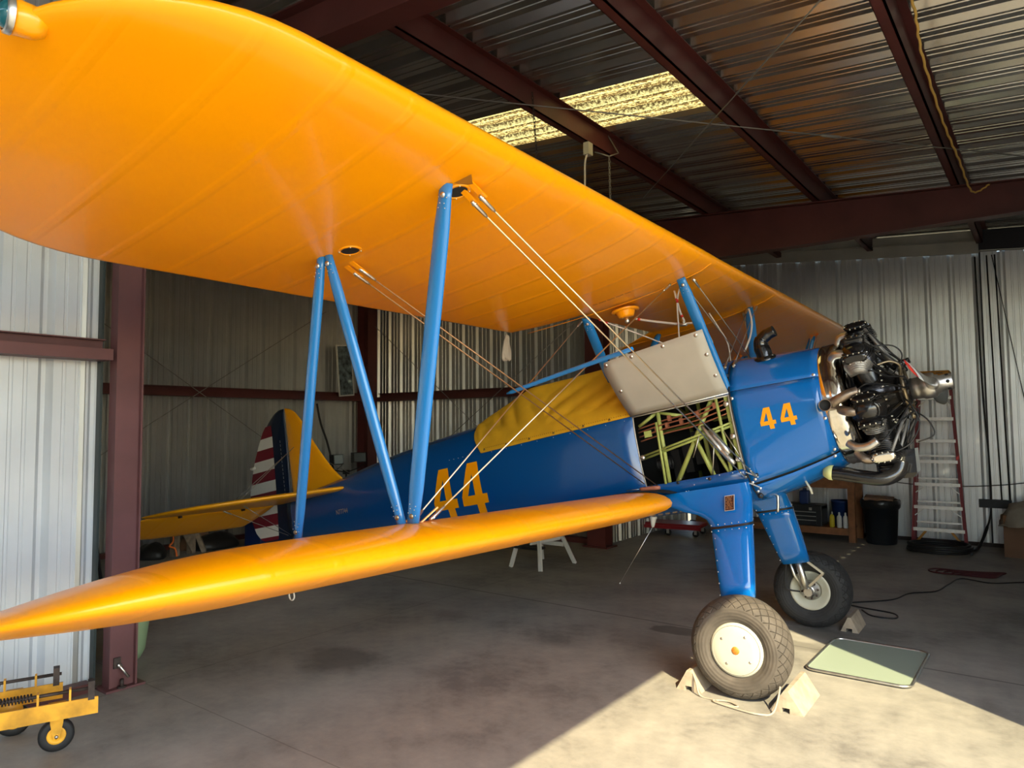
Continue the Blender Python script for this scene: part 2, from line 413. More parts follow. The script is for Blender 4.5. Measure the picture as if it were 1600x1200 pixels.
# door: header, closed leaf
mb = MB().box((AX1, BL-.2, 3.95), (AX1+.02, BR+.3, wall_top(AX1)+.03))
struct('wall_header', mb, M_wall)
mb = corr(MB(), (AX1+.06, 3.88, .02), (0,1,0), BR+.2-3.88, (0,0,1), 4.0, (1,0,0), .05)
struct('door_1', mb, M_wall)

# roof sheets with the skylight left open for the translucent panel
def roof_part(mb, b0, b1, a0, a1, m=None):
    # sloping sheet, ribs along X
    s = Vector((a1-a0, 0, wall_top(a1)-wall_top(a0)))
    nrm = Vector((0,1,0)).cross(s).normalized()
    if nrm.z < 0: nrm = -nrm
    return corr(mb, (a0, b0, wall_top(a0)), (0,1,0), b1-b0, s.normalized(), s.length, nrm, phase=(-(b0) % PER), fl=.056, cr=.010, depth=.050)
SK0, SK1, SKA0, SKA1 = 5.30, 6.16, -5.75, -2.32
mb = MB(); roof_part(mb, BL-.2, SK0, RIDGE, AX1+.08); roof_part(mb, SK1, BR+.3, RIDGE, AX1+.08)
roof_part(mb, SK0, SK1, RIDGE, SKA0+.05); roof_part(mb, SK0, SK1, SKA1-.02, AX1+.08)
roof_part(mb, BL-.2, BR+.3, RIDGE, AX0-.3)
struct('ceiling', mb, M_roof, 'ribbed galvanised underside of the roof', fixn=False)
mb = MB(); roof_part(mb, SK0-.02, SK1+.02, SKA0, SKA1); mb.v = [(x, y, z+.004) for x, y, z in mb.v]
struct('window_1', mb, M_sky, 'translucent roof panel covered in leaf litter', fixn=False)

# rafters: tapered I-beams along X on the two frame lines, columns at the shoulder
def ibeam_rafter(b, a0, a1, botf, name, lbl, tf=.16):
    mb = MB(); xs = np.linspace(a0, a1, 9)
    for i in range(8):
        x0, x1 = xs[i], xs[i+1]
        for (za, zb, hw) in (((zr(x0)-.012, zr(x1)-.012), (zr(x0), zr(x1)), tf/2), ((botf(x0), botf(x1)), (botf(x0)+.012, botf(x1)+.012), tf/2), ((botf(x0)+.012, botf(x1)+.012), (zr(x0)-.012, zr(x1)-.012), .005)):
            v = [(x0,b-hw,za[0]),(x1,b-hw,za[1]),(x1,b+hw,za[1]),(x0,b+hw,za[0]),(x0,b-hw,zb[0]),(x1,b-hw,zb[1]),(x1,b+hw,zb[1]),(x0,b+hw,zb[0])]
            mb.add(v, [(0,3,2,1),(4,5,6,7),(0,1,5,4),(2,3,7,6)]+([(3,0,4,7)] if i == 0 else [])+([(1,2,6,5)] if i == 7 else []))
    return struct(name, mb, M_steelred, lbl)
ibeam_rafter(9.0, SH, AX1-.1, lambda x: 3.90, 'roof_rafter', 'deep dark red tapered steel rafter crossing in front of the right wall')
ibeam_rafter(2.85, SH, AX1-.1, lambda x: zr(x)-.30, 'roof_rafter', 'dark red steel rafter above the left wing tip')
ibeam_rafter(9.0, AX0+.1, SH-.25, lambda x: zr(x)-.32, 'roof_rafter', 'dark red rafter over the tail bay')
def column(a, b, h, name, lbl, m, web=.16, fl=.12):
    mb = MB()
    mb.box((a-.1, b-.1, 0), (a-.088, b+.1, h)).box((a+.088, b-.1, 0), (a+.1, b+.1, h)).box((a-.088, b-.006, 0), (a+.088, b+.006, h))
    return mb
# near-left column: closed face toward the camera (web runs along Y)
mb = MB(); cy0, cy1 = 2.245, 2.40; ca0, ca1 = SH+.05, SH+.17
mb.box((ca1-.035, cy0, .012), (ca1-.02, cy1, 4.6))           # web
mb.box((ca0, cy0-.012, .012), (ca1-.018, cy0, 4.6)); mb.box((ca0, cy1-.012, .012), (ca1+.012, cy1, 4.6))
mb.box((ca0-.03, cy0-.05, 0), (ca1+.03, cy1+.05, .014))
struct('steel_column', mb, M_steelredw, 'brown-red steel column at the left, standing in front of the tail bay')
mb = MB(); mb.box((SH-.2, BT1-.1, 0), (SH+.1, BT1-.088, 4.5)).box((SH-.2, BT1+.088, 0), (SH+.1, BT1+.1, 4.5)).box((SH-.06, BT1-.09, 0), (SH-.045, BT1+.09, 4.5)).box((SH-.25, BT1-.15, 0), (SH+.15, BT1+.15, .02))
struct('steel_column', mb, M_steelred, 'dark red steel column at the far shoulder of the bay')
mb = MB(); mb.box((AX0+.02, BT1-.2, 0), (AX0+.03, BT1+.2, 4.4)).box((AX0+.03, BT1-.05, 0), (AX0+.25, BT1-.038, 4.4)).box((AX0+.25, BT1-.16, 0), (AX0+.262, BT1+.06, 4.4))
struct('steel_column', mb, M_steelred, 'dark red steel column in the far corner behind the tail')
# purlins (Z sections) along Y
def purlin(a, y0, y1, nm, lbl):
    mb = MB(); z0 = zr(a); z1 = z0+PUR-.005; t = .008
    mb.box((a-t, y0, z0), (a+t, y1, z1)).box((a-t-.065, y0, z0), (a+t, y1, z0+.006)).box((a-t, y0, z1-.006), (a+.065, y1, z1)).box((a-.073, y0, z0), (a-.068, y1, z0+.02))
    return struct(nm, mb, M_steelred, lbl)
for a, l in ((-4.95, 'dark red purlin nearest the shoulder wall'), (-3.52, 'dark red purlin crossing the skylight'), (-2.14, 'dark red purlin at the right end of the skylight'), (-.72, 'dark red purlin at the upper right with the yellow rope'), (.68, 'dark red purlin nearest the door')):
    purlin(a, BL, BR, 'roof_purlin', l)
for a in (-6.4, -7.7, -9.1): purlin(a, BT0, BT1+.2, 'roof_purlin', 'dark red purlin over the tail bay')
# eave trusses: right gable fascia
mb = MB()
def slopebox(mb, a0, a1, y0, y1, zl, zh):
    v = [(a0,y0,zl(a0)),(a1,y0,zl(a1)),(a1,y1,zl(a1)),(a0,y1,zl(a0)),(a0,y0,zh(a0)),(a1,y0,zh(a1)),(a1,y1,zh(a1)),(a0,y1,zh(a0))]
    return mb.add(v, [(0,3,2,1),(4,5,6,7),(0,1,5,4),(1,2,6,5),(2,3,7,6),(3,0,4,7)])
zf = lambda a: 4.45-.094*(a+3.64)
slopebox(mb, SH, -.77, BR-.04, BR+.0, lambda a: zf(a)-.03, lambda a: zf(a)+.14); slopebox(mb, SH, -.79, BR-.12, BR-.03, lambda a: zf(a)+.14, lambda a: zf(a)+.146)
slopebox(mb, SH, -.79, BR-.05, BR-.02, lambda a: zf(a)+.15, lambda a: wall_top(a)-.01)
struct('trim_2', mb, M_fascia, 'pale fascia strip along the top of the right wall')
mb = MB(); slopebox(mb, -.77, AX1, BR-.06, BR+.02, lambda a: zf(a)+.01, lambda a: wall_top(a)-.01); mb.box((-.775, BR-.02, 0), (-.755, BR+.01, 4.25))
struct('trim_3', mb, mat('dark_steel_trim', (.02, .02, .028), .5), 'dark strip above the right end of the right wall')
struct('trim_4', MB().bar((SH, BR-.03, zf(SH)-.005), (AX1, BR-.03, zf(AX1)-.005), .012, .012), M_grayc)
# girts
def girt(p, q, nrm, nm, lbl, m=M_steelred):
    p = Vector(p); q = Vector(q); n = Vector(nrm); mb = MB()
    mb.bar(p+n*.008, q+n*.008, .2, .006, n) if False else None
    d = (q-p)
    def slab(z0, z1, n0, n1):
        v = [p+n*n0+Vector((0,0,z0)), q+n*n0+Vector((0,0,z0)), q+n*n1+Vector((0,0,z0)), p+n*n1+Vector((0,0,z0)), p+n*n0+Vector((0,0,z1)), q+n*n0+Vector((0,0,z1)), q+n*n1+Vector((0,0,z1)), p+n*n1+Vector((0,0,z1))]
        mb.add(v, [(0,3,2,1),(4,5,6,7),(0,1,5,4),(1,2,6,5),(2,3,7,6),(3,0,4,7)])
    slab(.0, .008, 0, .17); slab(.0, .075, .165, .172); slab(.142, .15, 0, .06); slab(.0, .15, .0, .006)
    return struct(nm, mb, m, lbl)
girt((AX0+.03, BT0, 2.21), (AX0+.03, BT1, 2.21), (1,0,0), 'wall_girt', 'dark red girt across the end wall behind the tail')
girt((AX0+.2, BT1+.2, 2.21), (SH, BT1+.2, 2.21), (0,-1,0), 'wall_girt', 'dark red girt along the far side of the tail bay')
girt((SH, BL, 2.20), (SH, 2.2, 2.20), (1,0,0), 'wall_girt', 'brown-red girt across the bright left wall', M_steelredw)
mb = MB().box((AX0+.02, BT0, 0), (AX0+.1, BT1, .07)); struct('baseboard_back', mb, M_steelred)
mb = MB().box((AX0+.02, BT1+.1, 0), (SH-.1, BT1+.2, .08)); struct('baseboard_far', mb, M_steelred)
mb = MB().box((SH-.02, BL, 0), (SH+.07, 2.16, .06)); struct('baseboard_left', mb, M_steelred)
mb = MB().box((SH, BR-.05, 0), (AX1, BR, .05)); struct('baseboard_right', mb, mat('dark_base_angle', (.05, .035, .03), .7))

# ------------------------------------------------------------------ THE BIPLANE  (x forward, n = toward the camera side, z up; origin on the thrust line at the propeller)
TP = Vector((-.6494, 5.6163, 1.9960))
RP = Matrix(((0.9807, 0.0329, -0.1928), (0.0323, -0.9995, -0.0064), (0.1929, 0.0, 0.9812)))   # columns: F, N, U in the world
Fv = RP.col[0].normalized(); Nv = RP.col[1].normalized(); Uv = Nv.cross(Fv); Uv = -Uv if Uv.z < 0 else Uv
Rb = Matrix((Fv, -Nv, Uv)).transposed()                  # Blender-handed: x forward, y = -n, z up
base = TP+Rb @ Vector((-1.353, 0, -1.45)); base.z = 0
PL = empty('biplane', 'yellow and blue open-cockpit biplane numbered 44, nose to the right, filling the hangar', 'aeroplane', base, Rb.to_euler())
OFF = Rb.transposed() @ (TP-base)                        # where the plane origin lies in the root's frame
def P(x, n, z): return (x, -n, z)
def part(name, mb, m, parent=None, at=None, **k):
    """a part of the plane; mesh coordinates are plane coordinates; at = plane point taken as the part's origin"""
    o = build(name, mb, m, parent or PL, **k)
    a = Vector(at) if at else Vector((0,0,0))
    if at:
        o.data.transform(Matrix.Translation(-a))
    po = Vector(parent['o']) if parent is not None else -OFF
    o.location = a-po if parent is not None else a+OFF
    o['o'] = list(a)
    return o
def loc(p): return tuple(Vector(p))

def dots(name, pts, r, m, parent=None, n=8, k=5):
    q0 = Vector(pts[0]); o = part(name, MB().sphere(q0, r, n, k), m, parent, at=tuple(q0)); out = [o]
    for q in pts[1:]:
        c = o.copy(); C.objects.link(c); c.location = o.location+(Vector(q)-q0); out.append(c)
    return out
def nuts(name, items, prof, m, parent=None, n=10):
    for q, ax in items: part(name, MB().lathe(prof, q, ax, n), m, parent)
# --- wings
def naca(nn=18, m=.02, p=.2, t=.13):
    xs = [(1-math.cos(PI*i/nn))/2 for i in range(nn+1)]
    up, lo = [], []
    for x in xs:
        yt = 5*t*(.2969*math.sqrt(x)-.1260*x-.3516*x*x+.2843*x**3-.1036*x**4)
        yc = m/p**2*(2*p*x-x*x) if x < p else m/(1-p)**2*((1-2*p)+2*p*x-x*x)
        up.append((x, yc+yt)); lo.append((x, yc-yt))
    return list(reversed(up))+lo[1:-1]
AF = naca()
def wing(stations):
    """stations: (n, xLE, xTE, zLE, zTE, thickness factor)"""
    rings = []
    for n, xl, xt, zl, zt, tf in stations:
        c = xl-xt
        rings.append([P(xl-c*x, n, zl+(zt-zl)*x+c*z*tf) for x, z in AF])
    return rings
def tip_outline(n, n0l, n0t, n1, xl, xt):
    """elliptical tip, leading edge rounding from n0l, trailing from n0t to n1, meeting at xm"""
    xm = xl-.42*(xl-xt)
    a = xl if n < n0l else xm+(xl-xm)*max(0, 1-((n-n0l)/(n1-n0l))**2.3)**(1/2.1)
    b = xt if n < n0t else xm+(xt-xm)*max(0, 1-((n-n0t)/(n1-n0t))**2.4)**(1/2.3)
    return a, b
def wing_half(sgn, root, n1, n0l, n0t, XL, XT, zl, zt, dih, nn0, cutout=None):
    st = []
    ns = list(np.linspace(root, n0t, 14))+[n0t+(n1-n0t)*math.sin(PI/2*i/16) for i in range(1, 17)]
    if cutout: ns = sorted(set([round(x, 4) for x in ns]+cutout[0]))
    for n in ns:
        a, b = tip_outline(n, n0l, n0t, n1-.0, XL, XT)
        if cutout: b = cutout[1](n, b)
        f = (a-b)/(XL-XT); zz = dih*(n-nn0)
        zl_ = zl+(zt-zl)*(XL-a)/(XL-XT); zt_ = zl+(zt-zl)*(XL-b)/(XL-XT)
        tf = 1.0
        if n > n0t: tf = max(.12, 1-.55*((n-n0t)/(n1-n0t))**2)
        st.append((sgn*n, a, b, zl_+zz, zt_+zz, tf))
    return st
UXL, UXT = -1.035, -2.715
def cut(n, b):
    if n <= .70: return max(b, -2.20)
    if n < .95: return max(b, -2.20+(UXT+2.20)*((n-.70)/.25)**.6)
    return b
ucut = ([.70, .74, .8, .88, .95], cut)
near_u = wing_half(1, .0, 4.975, 4.25, 4.02, UXL, UXT, 1.128, 1.037, 0, 0, ucut)
far_u = wing_half(-1, .0, 4.975, 4.25, 4.02, UXL, UXT, 1.128, 1.037, 0, 0, ucut)
mb = MB(); rings = wing(list(reversed(far_u))+near_u[1:]); mb.loft(rings, cap=True)
uw = part('upper_wing', mb, M_yel, fixn=True)
near_l = wing_half(1, .44, 4.86, 4.05, 3.85, -1.735, -3.41, -.495, -.575, .019, .9)
# the root leading edge sweeps back into the fuselage
def rootround(st):
    out = []
    for (n, a, b, zl, zt, tf) in st:
        k = abs(n)
        if k < .80: a2 = a-.16*((.80-k)/.36)**2
        else: a2 = a
        out.append((n, a2, b, zl, zt, tf))
    return out
extra = []
def densify(st):
    s0, s1 = st[0], st[1]
    return [tuple(s0[i]+(s1[i]-s0[i])*k/5 for i in range(6)) for k in range(5)]+st[1:]
lw_ = rootround(densify(near_l))
mb = MB(); mb.loft(wing(lw_), cap=True); lwn = part('lower_wing', mb, M_yel); 
farl = [(-n, a, b, c, d, e) for (n, a, b, c, d, e) in lw_]
mb = MB(); mb.loft(wing(farl), cap=True); lwf = part('lower_wing', mb, M_yel)
def chordz(x, n, zl=-.495, zt=-.575, XL=-1.735, XT=-3.41, dih=.019, n0=.9): return zl+(zt-zl)*(XL-x)/(XL-XT)+dih*(n-n0)
def thick(c, x, up=True):
    best = min(((abs(a-x), z) for a, z in (AF[:19] if up else AF[18:])), key=lambda q: q[0]); return best[1]*c
# black non-slip walkway at the wing root
mb = MB(); rows = []
for xx in np.linspace(-1.79, -3.0, 20):
    row = []
    for nn in np.linspace(.44, .44+.40*min(1, max(0, (-1.76-xx)/.22)**.6), 4):
        row.append(P(xx, nn, chordz(xx, nn)+np.interp((-1.735-xx)/1.675, [a for a, z in reversed(AF[:19])], [z for a, z in reversed(AF[:19])])*1.675+.004))
    rows.append(row)
mb.loft(rows, closed=False); part('walkway', mb, M_rub, lwn)
# aileron edge, white lanyard and tie-down ring below the near lower wing
mb = MB(); mb.tube([P(-3.38, n, chordz(-3.38, n)-.055) for n in np.linspace(1.7, 3.9, 12)], .012, 6); part('aileron_gap_seal', mb, M_navy, lwn)
mb = MB(); mb.tube([P(-3.30, 3.25, -.59), P(-3.30, 2.9, -.60), P(-3.30, 2.5, -.602), P(-3.30, 2.22, -.60)], .008, 6); part('aileron_pushrod', mb, M_wht2, lwn)
ringp = Vector(P(-3.3, 2.87, -.615)); mb = MB(); mb.tube([ringp+Vector((.024*math.cos(t), 0, .026*math.sin(t)-.02)) for t in np.linspace(0, 2*PI, 17)[:-1]], .005, 6, closed=True); part('tie_down_ring', mb, M_wht2, lwn)
# inspection rings on the upper wing underside
def uz(x, n=0): # underside of the upper wing
    s = (UXL-x)/(UXL-UXT); lo = AF[18:]+[AF[0]]
    return 1.128+(1.037-1.128)*s+np.interp(s, [a for a, z in lo], [z for a, z in lo])*1.68
def uframe(x, n, dz=-.003):
    z = uz(x); dzdx = (uz(x+.02)-uz(x-.02))/.04
    t = Vector((1, 0, dzdx)).normalized(); return Matrix((t, Vector((0,-1,0)), t.cross(Vector((0,-1,0))))).transposed(), Vector(P(x, n, z+dz))
for x, n in ((-2.02, 3.27), (-1.325, 3.26)):
    R_, c = uframe(x, n); ax = R_.col[2]; ax = ax if ax.z < 0 else -ax
    mb = MB(); mb.lathe([(.044, -.002), (.046, .003), (.058, .003), (.06, -.002)], c, ax, 32); part('inspection_ring', mb, M_yelp, uw)
    mb = MB(); mb.lathe([(.0005, .0), (.045, .0)], c, ax, 32); part('inspection_hole', mb, M_dark, uw)
    dots('ring_screw', [c+ax*.004+(R_.col[0]*math.cos(t*PI/2+.7)+R_.col[1]*math.sin(t*PI/2+.7))*.052 for t in range(4)], .004, M_steel, uw)
# small torn fabric lip in front of the front strut
mb = MB(); a = Vector(P(-1.29, 3.33, uz(-1.29)-.002)); mb.add([a, a+Vector((.10, .0, .0)), a+Vector((.10, .0, -.045)), a+Vector((.07, .004, -.035))], [(0,1,2,3)]); part('fabric_flap', mb, M_stitch, uw)
# navigation light at the near tip
mb = MB(); NA = Vector((-.12, -1, .02)).normalized(); q = Vector(P(-1.425, 4.875, 1.105)); mb.lathe([(.030, -.03), (.040, -.012), (.044, 0.), (.047, .05)], q, NA, 20, cap=True); part('light_fairing', mb, M_yelp, uw)
q2 = q+NA*.05
mb = MB(); mb.lathe([(.050, -.004), (.050, .010), (.042, .013)], q2, NA, 20); part('light_bezel', mb, M_alu, uw)
mb = MB(); mb.sphere(q2, .042, 16, 10, (1, .8, 1)); part('light_lens', mb, M_navg, uw)
# stencil line and fuel sump fitting under the centre section
def under_text(txt, x, n, size, m, name):
    v, f = text_polys(txt, size); R_, c = uframe(x, n, -.004)
    vv = [c+R_.col[0]*a+Vector((0, 1, 0))*(-b) for a, b, _ in v]
    return part(name, MB().add(vv, f), m, uw, fixn=False)
mb = MB()
for k in range(26):
    if k % 6 == 4: continue
    R_, c = uframe(-1.60-.012*k, 1.02, -.004); mb.box((c.x-.004, c.y-.006, c.z-.001), (c.x+.004, c.y+.006, c.z))
part('stencil_marking', mb, mat('faded_stencil', (.35, .10, .01), .6), uw)
c = Vector(P(-1.87, .56, uz(-1.87)))
mb = MB(); mb.lathe([(.0, -.05), (.055, -.05), (.06, -.045), (.075, -.01), (.085, .01)], c, (0,0,1), 20); mb.lathe([(.085, -.008), (.11, -.004), (.11, .01)], c, (0,0,1), 20); part('fuel_sump', mb, M_yelp, uw)
mb = MB(); mb.lathe([(.012, -.10), (.02, -.09), (.02, -.05)], c, (0,0,1), 12, cap=True); part('drain_valve', mb, M_steel, uw)
# pale seam lines of the centre section
for n in (.78, -.78):
    mb = MB(); mb.tube([P(x, n, uz(x)-.001) for x in np.linspace(-1.06, -2.66, 20)], .0025, 5); part('joint_strip', mb, M_yel, uw)

# --- struts
def strut(name, a, b, ch, th, m=M_strut, parent=None, taper=.62, fwd=(1,0,0)):
    a = Vector(P(*a)); b = Vector(P(*b)); d = (b-a).normalized(); f = Vector(fwd); f = (f-d*f.dot(d)).normalized(); s = d.cross(f)
    rings = []
    L = (b-a).length
    for t in (0, .04, .12, .3, .5, .7, .88, .96, 1):
        k = taper+(1-taper)*min(1, min(t, 1-t)/.14)**.6; kk = 1 if .04 < t < .96 else .9
        r = []
        for i in range(16):
            an = 2*PI*i/16; x = math.cos(an); y = math.sin(an)
            xx = x if x > 0 else x*1.25
            r.append(a+d*L*t+f*xx*ch/2.25*max(k, .8)+s*y*th/2*kk*(1-.35*max(0, -x)))
        rings.append(r)
    o = part(name, MB().loft(rings, cap=True), m, parent)
    return o, a, b, d, s, f
def bolts(par, a, d, s, f, flip):
    mb = MB(); sd = s if s.y < 0 else -s
    mb.lathe([(0, .006), (.011, .006), (.013, 0)], a+d*.05*flip+sd*.021, sd, 10)
    part('strut_bolt', mb, M_ring if flip < 0 else M_alu, par)
    dots('rivet', [a+d*u*flip+f*v+sd*.0195 for u, v in ((.085, .012), (.085, -.012), (.105, .018), (.105, -.018), (.06, .022), (.06, -.022))], .0028, M_alu, par)
for sg, only in ((1, 1), (-1, 0)):
    TF = (-1.317, sg*3.34, uz(-1.317)+.01); TR = (-2.17, sg*3.32, uz(-2.17)+.01); LF = (-2.0, sg*3.12, -.345); LR = (-2.86, sg*3.12, -.32)
    for a, b, chd in ((TF, LF, .088), (TR, LR, .07), (TR, (LF[0]-.07, LF[1], LF[2]), .07)):
        if chd == .07 and b[0] > -2.5: a = (a[0]+.035, a[1]-.01*sg, a[2])
        o, A_, B_, d, s, f = strut('interplane_strut', a, b, chd, .042)
        if only: bolts(o, A_, d, s, f, 1); bolts(o, B_, d, s, f, -1)
    # cabane struts
    o, A_, B_, d, s, f = strut('cabane_strut', (-1.29, sg*.80, uz(-1.29)+.01), (-1.27, sg*.37, .20), .085, .04)
    if only: bolts(o, A_, d, s, f, 1)
    o, A_, B_, d, s, f = strut('cabane_strut', (-2.15, sg*.70, uz(-2.15)+.01), (-2.25, sg*.26, .55), .085, .04)
    if only: bolts(o, A_, d, s, f, 1)
# --- rigging
def wire(name, a, b, r=.0042, m=M_wire, fork=(1, 1), forkm=M_alu):
    a = Vector(P(*a)); b = Vector(P(*b)); d = (b-a).normalized()
    o = part(name, MB().tube([a, b], r, 8), m)
    for k, (q, s) in enumerate(((a, 1), (b, -1))):
        if not fork[k]: continue
        mb = MB(); mb.tube([q-d*.02*s, q+d*.02*s, q+d*.075*s, q+d*.09*s], [.009, .0095, .0085, .005], 8); part('fork_end', mb, forkm, o)
        mb = MB(); sd = d.cross(Vector((0,0,1))).normalized(); mb.tube([q-sd*.012, q+sd*.012], .006, 8); part('clevis_pin', mb, M_steel, o)
    return o
for dx, nn in ((0, 0), (.075, .015)):
    wire('flying_wire', (-1.31+dx*.75, 3.17+nn, uz(-1.31)-.045), (-1.262+dx, .45, -.403), fork=(1, 1))
    wire('flying_wire', (-2.20+dx*.8, 3.07+nn, uz(-2.2)-.035), (-2.05+dx*1.6, .45, -.33-dx*.6), m=mat('weathered_wire', (.35, .20, .10), .4, metal=.8), fork=(1, 0))
wire('landing_wire', (-1.98, 3.0, -.325), (-1.37, .85, uz(-1.37)-.02)); wire('landing_wire', (-2.06, 3.05, -.325), (-2.19, .72, uz(-2.19)-.02))
for dx in (0, .07): wire('flying_wire', (-1.31+dx, -3.17, uz(-1.31)-.03), (-1.26+dx, -.45, -.40))
wire('landing_wire', (-1.98, -3.0, -.325), (-1.37, -.85, uz(-1.37)-.02)); wire('landing_wire', (-2.06, -3.05, -.325), (-2.19, -.72, uz(-2.19)-.02))
for sg in (1, -1):   # lugs where the wires leave the wing, cabane cross wires
    for k, (x, n, xe) in enumerate(((-1.31, 3.25, -1.25), (-1.25, 3.27, -1.19), (-2.2, 3.14, -2.16), (-2.14, 3.16, -2.1))):
        q = Vector(P(x, sg*n, uz(x)+.003)); w_ = Vector(P(x, sg*(n-.10), uz(x)-.045)); part('wire_lug', MB().bar(q, w_, .028, .006), M_yelp)
    wire('cabane_wire', (-1.30, sg*.74, uz(-1.3)-.02), (-1.27, -sg*.33, .42), .0035, M_grayc); wire('cabane_wire', (-1.22, sg*.74, uz(-1.3)-.02), (-1.20, -sg*.33, .42), .0035, M_grayc)
for x, n in ((-2.0, 3.04), (-2.07, 3.10)):
    q = Vector(P(x-.02, n+.03, -.35)); part('wire_lug', MB().bar(q, q+Vector((.06, .09, .07)), .03, .007), M_yelp, lwn)
# spreader stick where the wires cross
jp = [P(-2.218, 1.860, 0.386), P(-1.974, 1.870, 0.400), P(-1.676, 1.900, 0.411), P(-1.228, 2.000, 0.411)]
part('wire_spreader', MB().tube(catmull(jp, 4), [.006]+[.014]*11+[.012], 10), M_strut)

# --- fuselage
FS = [(-1.25,.50,.452,-.60),(-1.45,.50,.455,-.612),(-1.65,.50,.455,-.617),(-1.85,.50,.455,-.617),(-2.05,.50,.455,-.617),(-2.4,.50,.452,-.615),(-2.9,.50,.445,-.61),(-3.4,.50,.43,-.595),(-3.9,.495,.405,-.56),(-4.4,.473,.37,-.51),(-4.9,.437,.325,-.455),(-5.4,.382,.27,-.40),(-5.85,.322,.215,-.355),(-6.3,.275,.155,-.32),(-6.7,.24,.10,-.285),(-7.0,.20,.045,-.262)]
SUP = [1, .985, .95, .9, .83, .75, .66, .54, .4, .27, .13, 0]; SLO = [.14, .28, .43, .575, .68, .78, .86, .92, .96, .985, 1]
def prof_at(x, tab=FS):
    xs = [-s[0] for s in tab]; return [np.interp(-x, xs, [s[k] for s in tab]) for k in (1, 2, 3)]
def nsurf(x, z, tab=FS):
    zt, w_, zb = prof_at(x, tab)
    if z >= 0: return w_*max(0, 1-(min(1, z/zt))**2.5)**(1/2.2)
    return w_*max(0, 1-(min(1, z/zb))**3.6)**(1/3.0)
def fring(x, tab=FS):
    zt, w_, zb = prof_at(x, tab); half = [(nsurf(x, zt*s, tab), zt*s) for s in SUP]+[(nsurf(x, zb*s, tab), zb*s) for s in SLO]
    L = len(half)
    return [P(x, n, z) for n, z in half]+[P(x, -n, z) for n, z in reversed(half[1:-1])], L
xs = sorted(set([-1.25, -1.45, -1.65, -1.85, -2.05]+[round(x, 3) for x in np.linspace(-2.2, -7.0, 40)]), reverse=True)
rings = [fring(x)[0] for x in xs]; iS = SUP.index(.4); iE = len(SUP)+SLO.index(.575)
hole = lambda i, k: (xs[i] <= -1.25 and xs[i+1] >= -2.05 and iS <= k < iE)
mb = MB(); mb.loft(rings, skip=hole); mb.f.append(tuple(len(mb.v)-len(rings[0])+k for k in range(len(rings[0])))); mb.sm.append(False)
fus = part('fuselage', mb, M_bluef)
sm_ = fus.modifiers.new('skin', 'SOLIDIFY'); sm_.thickness = .004; sm_.offset = -1
# inner darkness: rear bulkhead, firewall, added dark shell imitating shade inside
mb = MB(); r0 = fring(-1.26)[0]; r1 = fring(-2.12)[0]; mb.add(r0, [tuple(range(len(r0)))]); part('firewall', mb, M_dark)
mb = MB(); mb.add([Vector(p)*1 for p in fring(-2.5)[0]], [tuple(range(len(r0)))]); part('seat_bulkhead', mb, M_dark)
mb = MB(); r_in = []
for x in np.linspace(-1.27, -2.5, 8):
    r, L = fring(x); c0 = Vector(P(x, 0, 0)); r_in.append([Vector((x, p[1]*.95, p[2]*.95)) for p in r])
mb.loft(r_in, skip=lambda i, k: iS-1 <= k < iE+1); part('cabin_shade_shell', mb, M_dark)  # added dark shell, imitates the unlit inside of the fuselage
# opening frame
mb = MB()
def surfp(x, z, off=0, tab=FS): return Vector(P(x, nsurf(x, z, tab)+off, z))
zs = np.linspace(.2, -.354, 9)
mb.tube([surfp(-1.256, z, -.006) for z in zs], .012, 6); mb.tube([surfp(-2.046, z, -.006) for z in zs], .006, 6); mb.tube([surfp(x, .2, -.002) for x in np.linspace(-1.25, -2.05, 6)], .006, 6)
part('opening_frame', mb, M_greyp)
mb = MB()
z_ = lambda x: -.36
mb.tube([P(x, .445, -.33) for x in (-1.27, -2.04)], .012, 8); mb.bar(P(-1.27, .43, -.352), P(-2.04, .43, -.352), .03, .004)
for a, b, r in (((-1.30, .40, -.36), (-1.27, .40, .24), .017), ((-1.36, .42, -.34), (-1.36, .42, .24), .012), ((-1.86, .40, -.36), (-1.84, .40, .25), .016), ((-1.88, .43, -.36), (-1.86, .43, .12), .010),
                ((-1.80, .38, -.36), (-1.38, .38, .24), .018), ((-1.50, .40, -.36), (-1.58, .40, -.08), .017), ((-1.38, .40, -.36), (-1.50, .39, -.05), .013), ((-1.28, .41, -.02), (-2.03, .41, -.14), .010), ((-1.28, .43, .0), (-2.03, .43, -.12), .008),
                ((-1.58, .40, -.08), (-1.46, .40, -.03), .014), ((-2.03, .38, .12), (-1.86, .38, .2), .014), ((-1.86, .38, .2), (-1.66, .38, .13), .013), ((-1.3, -.35, -.4), (-2.0, -.35, .3), .016), ((-1.9, -.38, -.4), (-1.9, -.38, .3), .016), ((-1.62, .1, -.4), (-1.62, .1, .3), .016), ((-1.3, -.2, .1), (-2.1, -.2, .08), .014), ((-1.45, .2, -.4), (-1.45, -.3, .3), .014)):
    part('airframe_tube', MB().tube([P(*a), P(*b)], r, 10), M_green)
part('bracket', MB().box(P(-1.98, .425, .02), P(-1.92, .415, .07)).add([], []), M_green)
for z, n in ((.13, .40), (.10, .415), (.065, .41), (.03, .40)):
    part('copper_pipe', MB().tube(catmull([P(-2.03, n, z-.03), P(-1.8, n, z-.005), P(-1.55, n, z+.005), P(-1.3, n, z+.045)], 4), .006, 8), M_copper)
for x, z in ((-1.87, .07), (-1.78, .08), (-1.66, .09), (-1.52, .11), (-1.75, .13), (-1.38, .15)): part('pipe_clamp', MB().box(P(x-.012, .43, z-.022), P(x+.012, .40, z+.022)), M_copper)
